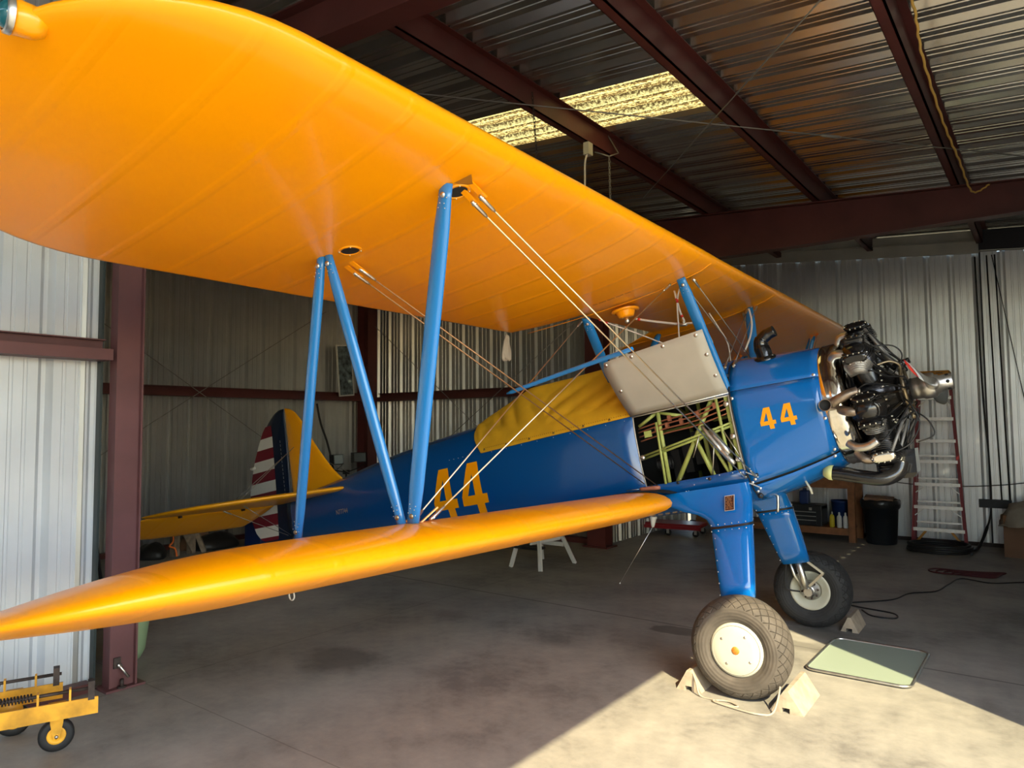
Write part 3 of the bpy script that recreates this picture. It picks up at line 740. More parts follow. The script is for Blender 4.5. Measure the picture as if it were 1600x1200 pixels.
for x0, z0, x1, z1, r in ((-1.50, .02, -1.38, -.20, .016), (-1.44, -.02, -1.33, -.22, .022), (-1.41, -.16, -1.31, -.30, .02)):
    part('control_actuator', MB().tube([P(x0, .45, z0), P((x0*3+x1)/4, .455, (z0*3+z1)/4), P((x0+x1*3)/4, .46, (z0+3*z1)/4), P(x1, .46, z1)], [r*.6, r, r, r*.7], 10), M_alu)
for x0, z0, x1, z1 in ((-1.62, -.2, -1.53, -.03), (-1.35, -.05, -1.25, -.3), (-1.42, -.05, -1.5, -.35)): part('push_rod', MB().tube([P(x0, .43, z0), P(x1, .43, z1)], .005, 6), M_alu)
part('access_plate', MB().box(P(-1.275, .42, -.36), P(-1.30, .38, .22)), M_green)
# far-side box of dark instruments behind the tubes
mb = MB()
for k in range(7): mb.box(P(-1.95+.09*k, .05-.03*k, -.35+.05*(k % 3)), P(-1.88+.09*k, -.15, -.1+.06*(k % 4)))
for k in range(6): mb.lathe([(.05, -.01), (.055, 0), (.05, .01)], P(-2.0+.02*k, .2, -.2), (1,0,0), 16)
part('cockpit_equipment', mb, M_blackm)
for z in (.14, -.10, -.27):
    mb = MB(); mb.lathe([(.0, .012), (.014, .012), (.02, .006), (.022, 0)], surfp(-1.285, z, -.004), (0,-1,0), 14); part('fastener_cup', mb, M_alu)
mb = MB(); mb.lathe([(.0, .012), (.014, .012), (.02, .006), (.022, 0)], surfp(-2.02, -.13, -.004), (0,-1,0), 14); part('fastener_cup', mb, M_alu)
# access panel, swung up and outward on its top edge
mb = MB(); fr = []; 
PH = [(-2.05, .455, .205), (-1.245, .455, .215)]; PT = [(-2.075, .755, .625), (-1.235, .755, .665)]
rows = []
for t in np.linspace(0, 1, 9):
    row = []
    for s in np.linspace(0, 1, 10):
        a = Vector(PH[0])*(1-s)+Vector(PH[1])*s; b = Vector(PT[0])*(1-s)+Vector(PT[1])*s
        q = a*(1-t)+b*t; bow = .03*math.sin(PI*t); q.y += bow*.5; q.z += -bow*.6
        if t > .92 and (s < .05): q.x += .03
        row.append(P(*q))
    rows.append(row)
mb.loft(rows, closed=False); pan = part('access_panel', mb, M_greyp, fixn=False); q = pan.modifiers.new('skin', 'SOLIDIFY'); q.thickness = .004; q.offset = 0
mb = MB(); mb.tube([rows[0][0], rows[0][-1]], .006, 6); part('panel_hinge', mb, M_alu, pan)
nv = (Vector(rows[4][6])-Vector(rows[4][4])).cross(Vector(rows[6][5])-Vector(rows[3][5])).normalized(); nv = nv if nv.y < 0 else -nv
def panpt(s, t):
    i = t*8; j = s*9; a = rows[int(min(i, 7))]; b = rows[int(min(i, 7))+1]; f = i-int(min(i, 7)); g = j-int(min(j, 8)); jj = int(min(j, 8))
    return (Vector(a[jj])*(1-g)+Vector(a[jj+1])*g)*(1-f)+(Vector(b[jj])*(1-g)+Vector(b[jj+1])*g)*f
for s, t in ((.03, .95), (.06, .50), (.31, .95), (.62, .95), (.93, .95), (.96, .66), (.96, .33)):
    mb = MB(); mb.lathe([(.0, .008), (.006, .008), (.013, .005), (.016, 0)], panpt(s, t), nv, 12); part('quarter_turn_fastener', mb, M_alu, pan)
# canvas cover over both cockpits
mb = MB(); rings = []
cxs = np.linspace(-3.80, -2.04, 90)
for x in cxs:
    top = np.interp(x, [-3.80, -3.70, -3.45, -3.14, -2.7, -2.31, -2.0], [.505, .54, .61, .705, .69, .685, .60]); wt = np.interp(x, [-3.8, -3.14, -2.31, -2.0], [.12, .14, .17, .2])
    zlo = np.interp(x, [-3.80, -3.72, -3.62, -2.04], [.485, .33, .192, .208])
    row = []
    for sg in (1, -1):
        pts = []
        m_ = 22
        for k in range(m_+1):
            t = k/m_
            z = top+(zlo-top)*t
            ne = nsurf(x, max(zlo, 0))+.008
            n = wt*(1-t)+ne*t if True else 0
            nmin = nsurf(x, z)+.008 if z < prof_at(x)[0] else 0
            n = max(n+.02*math.sin(PI*t), nmin)
            ph = 26*x+15*t*(1.3 if x > -2.9 else -.6)+2.2*math.sin(4*x+1); pl = .015*(abs(math.sin(ph/2))*1.6-1)*math.sin(PI*min(1, .05+t*1.0))*(1.0+.5*math.sin(9*x+3*t))
            n += pl
            if z < prof_at(x)[0]: n = max(n, nsurf(x, z)+.012)
            else: n = max(n, .03)
            pts.append(P(x, sg*n, z+(pl*.3 if t > 0 else 0)))
        row.append(pts)
    rings.append(list(reversed(row[1]))+[P(x, 0, top+.012)]+row[0])
mb.loft(rings, closed=False)
COV = MB(); COV.v, COV.f, COV.sm = mb.v, mb.f, mb.sm
def world(o):                                            # re-root a plane-frame mesh as a thing of its own
    o.parent = None; o.matrix_world = Matrix.Translation(TP) @ Rb.to_4x4(); return o
cov = build('cockpit_cover', COV, M_cloth, fixn=False); world(cov); q = cov.modifiers.new('skin', 'SOLIDIFY'); q.thickness = .003; q.offset = 1
tag(cov, 'yellow canvas cover draped over the cockpits of the blue fuselage', 'cover')
def coverchild(name, mb, m):
    o = build(name, mb, m, cov); return o
mb = MB()
for x in np.linspace(-3.58, -2.1, 70): mb.box(P(x-.003, nsurf(x, .23)+.016, .214), P(x+.003, nsurf(x, .23)+.010, .236))
coverchild('hem_stitching', mb, M_stitch)
mb = MB()
for x in (-3.58, -3.32, -3.06, -2.8, -2.5, -2.25): mb.lathe([(.004, .004), (.010, .003), (.012, 0)], P(x, nsurf(x, .22)+.014, .218), (0,-1,0), 10)
coverchild('snap_fastener', mb, M_blackm)
dots('press_stud', [surfp(x, .185 if x > -3.6 else .2, .001) for x in list(np.linspace(-2.12, -3.5, 9))+[-3.8, -3.86, -3.92, -3.98, -4.04]], .0035, M_alu)
# rivets and screws on the lower fairing
SCR = []
for x, z in ((-1.66, -.40), (-1.75, -.34), (-1.55, -.37), (-1.45, -.36), (-1.35, -.36), (-1.22, -.35), (-1.72, -.44), (-1.74, -.44), (-1.64, -.50), (-1.54, -.49), (-1.46, -.52)): SCR.append(surfp(x, z, .001))
dots('screw_head', SCR, .0045, M_wht2)
for x, z in ((-1.78, -.365), (-1.53, -.375)):
    mb = MB(); mb.lathe([(.0, .004), (.011, .004), (.013, 0)], surfp(x, z), (0,-1,0), 12); part('grommet', mb, M_blackm)
for x, z in ((-1.262, -.40), (-1.187, -.402), (-2.0, -.36)):
    mb = MB(); mb.lathe([(.0, .006), (.010, .008), (.014, 0)], surfp(x, z), (0,-1,0), 12); part('grommet', mb, M_blackm)
# wooden-handled scriber left in the wing root
mb = MB(); mb.tube([P(-2.02, .60, -.365), P(-2.0, .6, -.368), P(-1.90, .60, -.375), P(-1.86, .60, -.377)], [.012, .014, .016, .014], 10)
aw = world(build('awl', mb, mat('pink_wooden_handle', (.35, .12, .07), .6))); tag(aw, 'wooden-handled awl lying on the black walkway at the wing root', 'tool')
build('spike', MB().tube([P(-2.02, .60, -.365), P(-2.13, .61, -.36)], .003, 6), M_steel, aw)

# numerals
def four(x0, z0, w_, h_, name, slant=0., m=M_yelp, tab=FS, off=.003, skew=0.):
    polys = [[(0,.20),(.95,.20),(.95,.38),(0,.38)], [(.52,0),(.80,0),(.74,1),(.48,1)], [(0,.37),(.23,.37),(.52,.84),(.56,1.0),(.36,1.0)]]
    mb = MB()
    for k, p in enumerate(polys):
        # subdivide by clipping into horizontal strips so that the paint follows the curved side
        zs = sorted(set([y for _, y in p]+list(np.linspace(min(y for _, y in p), max(y for _, y in p), 6))))
        def span(y):
            xs_ = []
            for i in range(len(p)):
                (xa, ya), (xb, yb) = p[i], p[(i+1) % len(p)]
                if abs(ya-yb) < 1e-9:
                    if abs(ya-y) < 1e-9: xs_ += [xa, xb]
                elif min(ya, yb)-1e-9 <= y <= max(ya, yb)+1e-9: xs_.append(xa+(xb-xa)*(y-ya)/(yb-ya))
            return min(xs_), max(xs_)
        prev = None
        for y in zs:
            a, b = span(y); q = []
            for u in np.linspace(a, b, 5):
                x = x0+u*w_+slant*y*h_; z = z0+y*h_+skew*u*w_; q.append(P(x, nsurf(x, z, tab)+off+.0004*k, z))
            if prev:
                o = len(mb.v); mb.v += [tuple(t) for t in prev+q]
                for i in range(4): mb.f.append((o+i, o+i+1, o+5+i+1, o+5+i)); mb.sm.append(False)
            prev = q
    return part(name, mb, m)
four(-4.31, -.355, .33, .485, 'fuselage_numeral', m=M_yelp); four(-3.93, -.355, .33, .485, 'fuselage_numeral', m=M_yelp)
v, f = text_polys('N77744', .075)
mb = MB().add([tuple(surfp(-5.93+a*.92, -.095+b, .003)) for a, b, _ in v], f); part('registration_mark', mb, mat('pale_lettering', (.45, .35, .22), .5), fixn=False)
# data plate
zc = -.53
def plate():
    mb = MB(); mb.box((-.036, -.002, -.052), (.036, .002, .052)); return mb

# --- cowling: top, side and belly panels with real gaps, an added dark sheet behind imitating shade
CS = [(-.632,.43,.432,-.43),(-.70,.44,.44,-.458),(-.80,.450,.447,-.492),(-.95,.468,.452,-.538),(-1.10,.485,.453,-.572),(-1.242,.497,.453,-.60)]
def cprofile(x, off=0):
    zt, w_, zb = prof_at(x, CS); return zt+off, w_+off, zb-off
def cexp(x): k = (x+1.242)/.61; return 2.5-.5*k, 2.2-.2*k, 3.6-1.5*k, 3.0-.95*k
def ncow(x, z, off=0):
    zt, w_, zb = cprofile(x, off); a, b, c_, d_ = cexp(x)
    return w_*max(0, 1-min(1, z/zt)**a)**(1/b) if z >= 0 else w_*max(0, 1-min(1, z/zb)**c_)**(1/d_)
cx = np.linspace(-.632, -1.242, 12)
def cpanel(name, fr, m, both=False, off=.0, th=.004, mirror=False):
    mb = MB(); rows = []
    for x in cx:
        zt, w_, zb = cprofile(x, off)
        row = []
        for s in fr:
            z = zt*s if s >= 0 else -zb*s
            row.append((x, ncow(x, z, off), z))
        sg = -1 if mirror else 1
        if both: row = [P(x, -n, z) for x, n, z in reversed(row[1:] if row[0][1] < 1e-6 else row)]+[P(x, n, z) for x, n, z in row]
        else: row = [P(x, sg*n, z) for x, n, z in row]
        rows.append(row)
    mb.loft(rows, closed=False); o = part(name, mb, m, fixn=True)
    if th: q = o.modifiers.new('skin', 'SOLIDIFY'); q.thickness = th; q.offset = 0
    return o
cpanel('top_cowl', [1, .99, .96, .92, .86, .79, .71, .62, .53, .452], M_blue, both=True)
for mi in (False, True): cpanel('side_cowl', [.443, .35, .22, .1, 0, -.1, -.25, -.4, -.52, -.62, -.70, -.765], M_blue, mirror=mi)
cpanel('belly_cowl', [-1, -.995, -.985, -.97, -.95, -.92, -.88, -.84, -.795], M_blue, both=True)
cpanel('cowl_shade_sheet', [1, .95, .8, .6, .4, .2, 0, -.2, -.4, -.6, -.75, -.85, -.95, -.99, -1], M_dark, both=True, off=-.012, th=0)  # dark sheet just inside the panels, imitates shade in the gaps
mb = MB(); mb.tube([P(x, n, z) for (x, n, z) in [(-1.246, nsurf(-1.25, z, FS)+.004 if z < .49 else 0.08, z) for z in np.linspace(.49, -.56, 22)]], .005, 6); part('firewall_seam', mb, mat('dark_seam', (.01, .012, .016), .5))
def cow4(x0, z0): 
    return four(x0, z0, .115, .155, 'cowl_numeral', tab=CS, off=.006)
_ns = nsurf
def nsurf(x, z, tab=FS): return ncow(x, z) if tab is CS else _ns(x, z, tab)
cow4(-1.068, -.103); cow4(-.925, -.103)
mb = MB()
for x, z in ((-1.235, .17), (-.66, .21), (-.645, -.10), (-.655, -.315), (-.67, -.36), (-1.21, -.43), (-1.205, -.50), (-1.235, -.45), (-1.23, -.52)):
    part('cowl_fastener', MB().lathe([(.0, .005), (.007, .005), (.012, .001)], P(x, ncow(x, z)+.003, z), (0,-1,0), 10), M_alu)
mb = MB(); mb.box(P(-1.27, .41, .34), P(-1.245, .35, .36)); part('latch', mb, M_alu)
for x, z in ((-1.235, -.47), (-1.215, -.40)): part('link_fitting', MB().bar(P(x-.04, ncow(x, z)+.01, z+.03), P(x+.04, ncow(x, z)+.01, z-.02), .02, .006), M_wht2)
mb = MB(); mb.lathe([(.006, .03), (.016, .03), (.02, .0), (.02, -.02)], P(-1.19, .42, -.55), (0.5,-1,0), 14); part('exhaust_grommet', mb, M_blackm)
# black periscope-shaped air scoop on the top cowl
mb = MB(); sc = catmull([P(-1.0, .20, .40), P(-1.0, .20, .47), P(-1.01, .20, .525), P(-.995, .20, .57), P(-.95, .20, .60), P(-.89, .20, .615)], 5)
mb.tube(sc, [.058]*10+[.054]*6+[.046]*5+[.042]*5, 18); mb.lathe([(.08, -.0), (.078, .02), (.058, .03)], P(-1.0, .20, .422), (.03,-.25,1), 20); scoop = part('heater_scoop', mb, M_black)
SCR = []
for t in range(4): SCR.append(P(-1.0+.068*math.cos(t*1.57+.4), .20+.068*math.sin(t*1.57+.4), .443-.25*.068*math.sin(t*1.57+.4)))
dots('scoop_screw', SCR, .006, M_wht2, scoop)
# breather pipe and short drain below the cowl
part('drain_pipe', MB().tube([P(-.92, .20, -.50), P(-.90, .20, -.56), P(-.895, .2, -.60)], .008, 8), M_cream)
part('drain_pipe', MB().tube(catmull([P(-1.16, .1, -.55), P(-1.17, .1, -.62), P(-1.19, .1, -.70)], 4), .011, 8), M_alu)

# --- engine
eng = part('engine', MB().lathe([(.0, .02), (.10, .02), (.12, -.03), (.175, -.10), (.215, -.16), (.225, -.24), (.225, -.40), (.19, -.43), (.19, -.50)], P(-.17, 0, 0), (1,0,0), 42), M_black)
mb = MB(); mb.lathe([(.395, 0), (.36, .004), (.15, .01)], P(-.545, 0, 0), (1,0,0), 40); part('baffle_disc', mb, M_dark, eng)
# polished exhaust shroud ring
mb = MB(); mb.lathe([(.425, -.025), (.430, .0), (.440, .02), (.436, .035), (.438, .06), (.436, .09), (.428, .115), (.41, .135), (.385, .145), (.37, .14)], P(-.632, 0, 0), (1,0,0), 56); part('shroud_ring', mb, M_chrome, eng)
mb = MB(); mb.lathe([(.30, 0), (.33, .03), (.345, .06), (.33, .10), (.30, .12)], P(-.62, 0, 0), (1,0,0), 48); part('exhaust_collector', mb, M_exh, eng)
XC = -.37
def radial(a): return Vector((0, -math.sin(a), math.cos(a)))     # a = 0 at the top, growing toward the near side
def tang(a): return Vector((0, -math.cos(a), -math.sin(a)))
rndm = random.Random(3)
for i in range(7):
    a = math.radians(360/7*i); rd = radial(a); tg = tang(a); X = Vector((1,0,0)); o0 = Vector((XC, 0, 0))
    pr = [(.085, .20)]
    for k in range(13): r = .088+.001*k; h = .225+k*.0125; pr += [(.074, h), (r, h+.002), (r, h+.0045), (.074, h+.0065)]
    pr += [(.078, .392)]
    for k in range(9): r = (.104, .110, .112, .111, .108, .102, .094, .084, .070)[k]; h = .398+k*.0135; pr += [(r*.80, h), (r, h+.002), (r, h+.005), (r*.80, h+.008)]
    pr += [(.05, .52), (.0, .525)]
    cyl = part('cylinder', MB().lathe(pr, o0, rd, 30, ref=X), M_black, eng)
    # grey exhaust-side finned dome
    for sgn in ((-1,) if i in (0,) else (1,) if i in (2, 3) else (-1, 1)):
        mb = MB(); c0 = o0+rd*.43+tg*sgn*.06+X*(-.0)
        for k in range(7): mb.lathe([(.0, 0), (.088-.006*k, 0), (.088-.006*k, .004), (.0, .004)], c0+tg*sgn*(.0135*k+.03), tg*sgn, 20, ref=X, a0=-PI*.1, a1=PI*1.1) if k < 6 else None
        part('finned_port', mb, M_finm if i in (1, 2, 3) else M_black, cyl)
    # rocker boxes, elongated fore and aft, covers facing outward and sideways
    for sgn in (1, -1):
        c0 = o0+rd*.505+tg*sgn*.082; ax = (tg*sgn*.8+rd*.6).normalized(); sd = ax.cross(X)
        R_ = Matrix((X, sd, ax)).transposed()
        def obl(L, W, n=24): return [(L*math.copysign(abs(math.cos(t))**.5, math.cos(t)), W*math.copysign(abs(math.sin(t))**.8, math.sin(t))) for t in np.linspace(0, 2*PI, n+1)[:-1]]
        mb = MB()
        rr = [[c0+R_ @ Vector((p, q, h)) for p, q in obl(L, W)] for L, W, h in ((.060, .022, -.05), (.072, .030, -.01), (.074, .032, .012), (.078, .036, .012), (.078, .036, .018))]
        mb.loft(rr, cap=True); rb = part('rocker_box', mb, M_black, cyl)
        mb = MB(); rr = [[c0+R_ @ Vector((p, q, h)) for p, q in obl(L, W)] for L, W, h in ((.075, .033, .018), (.070, .029, .026), (.056, .018, .030))]
        mb.loft(rr, cap=True); part('rocker_cover', mb, M_black if (i, sgn) != (3, -1) else M_chrome, cyl)
        mb = MB()
        for p, q in ((.070, 0), (-.070, 0), (.035, .031), (-.035, .031), (.035, -.031), (-.035, -.031), (0, .033), (0, -.033)):
            mb.lathe([(.0, .010), (.005, .010), (.0055, 0)], c0+R_ @ Vector((p, q, .018)), ax, 6)
        part('cover_nut', mb, M_steel, cyl)
        # push-rod tube in front
        b0 = Vector((-.20, 0, 0))+rd*.20+tg*sgn*.04; b1 = c0+X*.05-rd*.02
        part('pushrod_tube', MB().tube([b0, b1], .011, 10), M_black if i % 3 else M_grayc, cyl)
        # spark plug and its lead
        sp0 = o0+rd*.43+tg*sgn*.10+X*.03*sgn; sp1 = sp0+tg*sgn*.045+X*.01
        part('spark_plug', MB().tube([sp0, sp0+(sp1-sp0)*.5, sp1], [.011, .009, .007], 8), M_steel, cyl)
        ringpt = Vector((-.155, 0, 0))+rd*.165+tg*sgn*.05
        mid = (sp1+ringpt)/2+X*.02+tg*sgn*(.025+rndm.random()*.02)+rd*.02
        part('ignition_lead', MB().tube(catmull([sp1, sp1+tg*sgn*.02+X*.05, mid, ringpt+X*.01+rd*.03, ringpt], 5), .0055, 8), M_blackm, cyl)
    # intake pipe at the back, exhaust stub toward the collector
    part('intake_pipe', MB().tube(catmull([o0+rd*.20+tg*.10+X*-.10, o0+rd*.30+tg*.11+X*-.09, o0+rd*.42+tg*.08+X*-.06, o0+rd*.47+tg*.05+X*-.02], 5), .027, 14), M_black, cyl)
    mt = M_alu if i in (0, 1) else M_exh
    part('exhaust_stub', MB().tube(catmull([o0+rd*.47-tg*.0+X*-.05, o0+rd*.475-tg*.02+X*-.12, o0+rd*.42-tg*.03+X*-.165, o0+rd*.34-tg*.03+X*-.17], 5), [.032]*10+[.03]*6, 14), mt, cyl)
    part('head_stay', MB().tube([o0+rd*.30+X*.10+tg*.03, o0+rd*.49+X*.07+tg*.03], .006, 6), M_alu, cyl)
# big elbows on the near side and open tail pipe
part('exhaust_pipe', MB().tube(catmull([P(-.40, .47, .03), P(-.47, .49, .02), P(-.53, .49, .0), P(-.575, .47, -.015)], 5), .032, 16), M_exh, eng)
mb = MB(); mb.tube([P(-.56, .40, -.02), P(-.60, .47, -.02), P(-.605, .53, -.02)], .041, 20, cap=False); mb.lathe([(.041, 0), (.040, .002), (.036, .001), (.036, -.01)], P(-.605, .530, -.02), (0,-1,0), 20); part('tail_pipe', mb, M_exh, eng)
mb = MB(); mb.lathe([(0, -.02), (.035, -.02), (.036, -.001)], P(-.605, .530, -.02), (0,-1,0), 20); part('tail_pipe_bore', mb, M_dark, eng)
part('exhaust_pipe', MB().tube(catmull([P(-.36, .44, -.31), P(-.42, .44, -.335), P(-.49, .43, -.33), P(-.54, .41, -.29)], 5), .028, 14), M_alu, eng)
# air intake duct and carburettor below
part('air_duct', MB().tube(catmull([P(-.74, .22, -.47), P(-.66, .22, -.49), P(-.55, .22, -.53), P(-.42, .21, -.565), P(-.33, .18, -.54), P(-.29, .16, -.47)], 5), [.05]*8+[.048]*8+[.05]*10, 18), M_black, eng)
part('duct_cap', MB().tube([P(-.78, .22, -.46), P(-.745, .22, -.468), P(-.72, .22, -.475)], [.03, .052, .053], 18), mat('pale_yellow_rubber', (.55, .55, .22), .5), eng)
part('oil_sump', MB().loft([[P(-.45, n, -.40) for n in (-.1, .1)]+[P(-.20, n, -.40) for n in (.1, -.1)], [P(-.46, n, -.54) for n in (-.08, .12)]+[P(-.22, n, -.56) for n in (.12, -.08)], [P(-.42, n, -.58) for n in (-.06, .1)]+[P(-.25, n, -.59) for n in (.1, -.06)]], cap=True, smooth=False), M_black, eng)
# crankcase front: nuts, ignition ring, nose case
mb = MB()
for k in range(28): t = 2*PI*k/28; mb.lathe([(.0, .012), (.006, .012), (.007, 0)], Vector((-.285, 0, 0))+radial(t)*.205, (1,0,0), 6)
for k in range(14): t = 2*PI*k/14; mb.lathe([(.0, .012), (.006, .012), (.007, 0)], Vector((-.175, 0, 0))+radial(t)*.112, (1,0,0), 6)
part('crankcase_nut', mb, M_steel, eng)
mb = MB(); mb.tube([Vector((-.165, 0, 0))+radial(t)*.165 for t in np.linspace(0, 2*PI, 41)[:-1]], .013, 10, closed=True)
for k in range(14): t = 2*PI*(k+.5)/14; mb.tube([Vector((-.165, 0, 0))+radial(t)*.165, Vector((-.165, 0, 0))+radial(t)*.205], .008, 8)
part('ignition_ring', mb, M_ring, eng)
part('nose_case', MB().lathe([(.12, -.02), (.095, .0), (.088, .03), (.092, .035), (.092, .05), (.07, .06), (.06, .09)], P(-.20, 0, 0), (1,0,0), 32), M_black, eng)
part('governor', MB().tube([P(-.22, .02, .17), P(-.17, .02, .185), P(-.10, .02, .20)], [.022, .024, .02], 14), M_black, eng)
mb = MB(); mb.tube(catmull([P(-.18, .18, -.05), P(-.14, .22, -.12), P(-.12, .22, -.24), P(-.20, .23, -.36), P(-.30, .26, -.40)], 5), .005, 6)
mb.tube(catmull([P(-.18, .12, -.12), P(-.08, .16, -.22), P(-.06, .17, -.33), P(-.16, .18, -.36)], 5), .005, 6)
mb.tube(catmull([P(-.2, .16, .12), P(-.12, .2, .22), P(-.16, .22, .3), P(-.28, .3, .32)], 5), .005, 6)
part('oil_line', mb, M_blackm, eng)
part('oil_line', MB().tube(catmull([P(-.17, .15, .10), P(-.15, .19, .16), P(-.20, .23, .20), P(-.28, .27, .19)], 5), .007, 8), M_ring, eng)

# --- propeller
prop = part('propeller', MB().lathe([(.045, -.15), (.070, -.145), (.074, -.10), (.076, -.075), (.086, -.065), (.088, .0), (.08, .012), (.066, .018), (.064, .035), (.055, .04), (.055, .105), (.052, .110), (.052, .115), (.040, .118), (.040, .05)], P(0, 0, 0), (1,0,0), 32), M_alu)
mb = MB()
for k in range(6): t = 2*PI*k/6+.5; mb.lathe([(.0, .002), (.011, .002), (.012, -.002)], Vector((.088, 0, 0))+radial(t)*.0555, radial(t), 12)
part('locking_hole', mb, M_dark, prop)
def blade(sg):
    rings = []
    for d, c, t, tw in ((.05, .085, .080, 0), (.10, .088, .08, .3), (.16, .10, .06, .62), (.24, .125, .042, .70), (.36, .15, .03, .64), (.52, .165, .022, .55), (.70, .16, .018, .47), (.88, .145, .014, .42), (1.02, .125, .011, .38), (1.10, .10, .009, .36), (1.15, .065, .007, .35), (1.17, .02, .004, .35)):
        r = []
        tw2 = tw
        ch = Vector((math.sin(tw2), 0, -sg*math.cos(tw2)))*1.0
        if sg > 0: ch = Vector((math.sin(tw2), 0, -math.cos(tw2)))
        else: ch = Vector((math.sin(tw2), 0, math.cos(tw2)))
        nn = Vector((ch.z, 0, -ch.x))
        for k in range(16):
            an = 2*PI*k/16; r.append(Vector(P(-.012*d, sg*d, .05*d*sg))+ch*math.cos(an)*c/2+nn*math.sin(an)*t/2)
        rings.append(r)
    return rings
for sg in (1, -1):
    rg = blade(sg); b = part('blade', MB().loft(rg, cap=True), mat('polished_blade' if sg > 0 else 'dark_far_blade', (.75, .74, .72) if sg > 0 else (.10, .10, .095), .22 if sg > 0 else .5, metal=1. if sg > 0 else .4), prop)  # whole far blade is darker and duller than the near one
    if sg < 0: continue
    mb = MB(); mb.loft([[q+(q-sum(rg[i], Vector())/16)*.03 for q in rg[i]] for i in (7, 8)]); part('tip_band', mb, M_wht2, b)
    mb = MB(); mb.loft([[q+(q-sum(rg[i], Vector())/16)*.03 for q in rg[i]] for i in (8, 9, 10, 11)], cap=True); part('tip_band', mb, M_redband, b)

# --- tail
def flat_foil(outline, n0, thick, m, name, nseg=1, vertical=True, z0=None, tilt=0, parent=None):
    """surface from an outline: vertical ones in the x-z plane, level ones in the x-n plane; rounded edges"""
    pts = catmull([(a, b, 0) for a, b in outline]+[(outline[0][0], outline[0][1], 0)], 5)[:-1]
    c = sum((Vector(p) for p in pts), Vector())/len(pts); rings = []
    for s, t in ((.0, 1), (.5, .95), (.85, .7), (.96, .4), (1, .0), (.96, -.4), (.85, -.7), (.5, -.95), (0.0, -1)):
        r = []
        for p in pts:
            q = c+(Vector(p)-c)*max(s, .001)
            r.append(P(q.x, n0+thick/2*t, q.y) if vertical else P(q.x, q.y, z0+thick/2*t+tilt*(q.x-c.x)))
        rings.append(r)
    return part(name, MB().loft(rings, smooth=True), m, parent)
fin_o = [(-5.98, .315), (-6.12, .45), (-6.41, .823), (-6.60, 1.135), (-6.70, 1.25), (-6.82, 1.32), (-6.885, 1.33), (-6.895, 1.0), (-6.90, .6), (-6.91, .20), (-6.5, .22)]
fin_o = [(-5.98, .31), (-6.12, .44), (-6.28, .64), (-6.42, .84), (-6.55, 1.06), (-6.65, 1.20), (-6.76, 1.29), (-6.87, 1.33), (-6.885, 1.31), (-6.89, 1.0), (-6.895, .6), (-6.90, .22), (-6.89, .19), (-6.5, .20), (-6.2, .25)]
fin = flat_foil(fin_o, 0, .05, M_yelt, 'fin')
rud_o = [(-6.905, 1.33), (-7.0, 1.33), (-7.10, 1.30), (-7.22, 1.225), (-7.35, 1.11), (-7.46, .96), (-7.57, .78), (-7.66, .58), (-7.73, .38), (-7.76, .18), (-7.745, 0), (-7.69, -.13), (-7.60, -.22), (-7.48, -.265), (-7.3, -.285), (-7.10, -.27), (-7.0, -.25), (-6.985, -.2), (-6.95, .2), (-6.92, .7), (-6.905, 1.0)]
rud = flat_foil(rud_o, 0, .045, M_navy, 'rudder')
# painted bands follow the rudder outline: navy strip at the front, red bars behind
def rud_xr(z):   # trailing edge
    q = [p for p in rud_o[2:16]]; return np.interp(-z, [-p[1] for p in q], [p[0] for p in q])
def rud_xf(z): return np.interp(z, [-.25, -.2, .2, .7, 1.0, 1.33], [-7.0, -6.985, -6.95, -6.92, -6.905, -6.905])
def rud_band(zf0, zf1, xa, xb, m, name, slope=.10):
    for sg in (1, -1):
        mb = MB(); rows = []
        for s in np.linspace(0, 1, 8):
            row = []
            for t in np.linspace(0, 1, 8):
                z = zf0+(zf1-zf0)*s
                fa = xa(z); fb = xb(z); x = fa+(fb-fa)*t; zz = z+slope*(x-fa)*0
                row.append(P(x, sg*(.0245 if name != 'x' else 0), zz))
            rows.append(row)
        mb.loft(rows, closed=False); part(name, mb, m, rud, fixn=False)
for (z0_, z1_) in ((.895, 1.03), (.625, .76), (.355, .49), (.075, .215), (-.20, -.065)): rud_band(z0_, z1_, lambda z: rud_xf(z)-.25, lambda z: rud_xr(z)+.010, M_white, 'white_stripe')
zb = [1.06, .93, .80, .66, .54, .40, .28, .14, .02, -.12, -.24]
zb = [1.13, 1.00, .86, .73, .59, .46, .32, .19, .05, -.08, -.20]
for k in range(0, 11, 2):
    hi = 1.20 if k == 0 else zb[k]+.0
for (z0_, z1_) in ((1.03, 1.17), (.76, .895), (.49, .625), (.215, .355), (-.065, .075), (-.245, -.20)):
    rud_band(z0_, z1_, lambda z: rud_xf(z)-.25, lambda z: rud_xr(z)+.010, M_red, 'red_stripe')
mb = MB()
for k in range(16): mb.box(P(-7.005-.001*k, .0265, .95-.05*k), P(-7.013-.001*k, .0255, .92-.05*k))
part('data_lettering', mb, M_alu, rud)
def stab(sg):
    o = [(-5.72, .02), (-5.76, .22), (-5.90, .55), (-6.10, .95), (-6.32, 1.32), (-6.55, 1.58), (-6.80, 1.72), (-7.04, 1.775), (-7.085, 1.75), (-7.085, 1.5), (-7.08, .8), (-7.08, .1), (-6.9, .02), (-6.3, .02)]
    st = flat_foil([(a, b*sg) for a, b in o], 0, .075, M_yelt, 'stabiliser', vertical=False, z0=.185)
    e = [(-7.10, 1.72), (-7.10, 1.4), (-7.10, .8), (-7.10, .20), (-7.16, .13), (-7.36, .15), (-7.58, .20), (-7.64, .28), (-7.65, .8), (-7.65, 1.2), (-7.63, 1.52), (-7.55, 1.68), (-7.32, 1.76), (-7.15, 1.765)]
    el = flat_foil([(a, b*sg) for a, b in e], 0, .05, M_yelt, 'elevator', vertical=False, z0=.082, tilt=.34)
    return st, el
st, el = stab(1); st2, el2 = stab(-1)
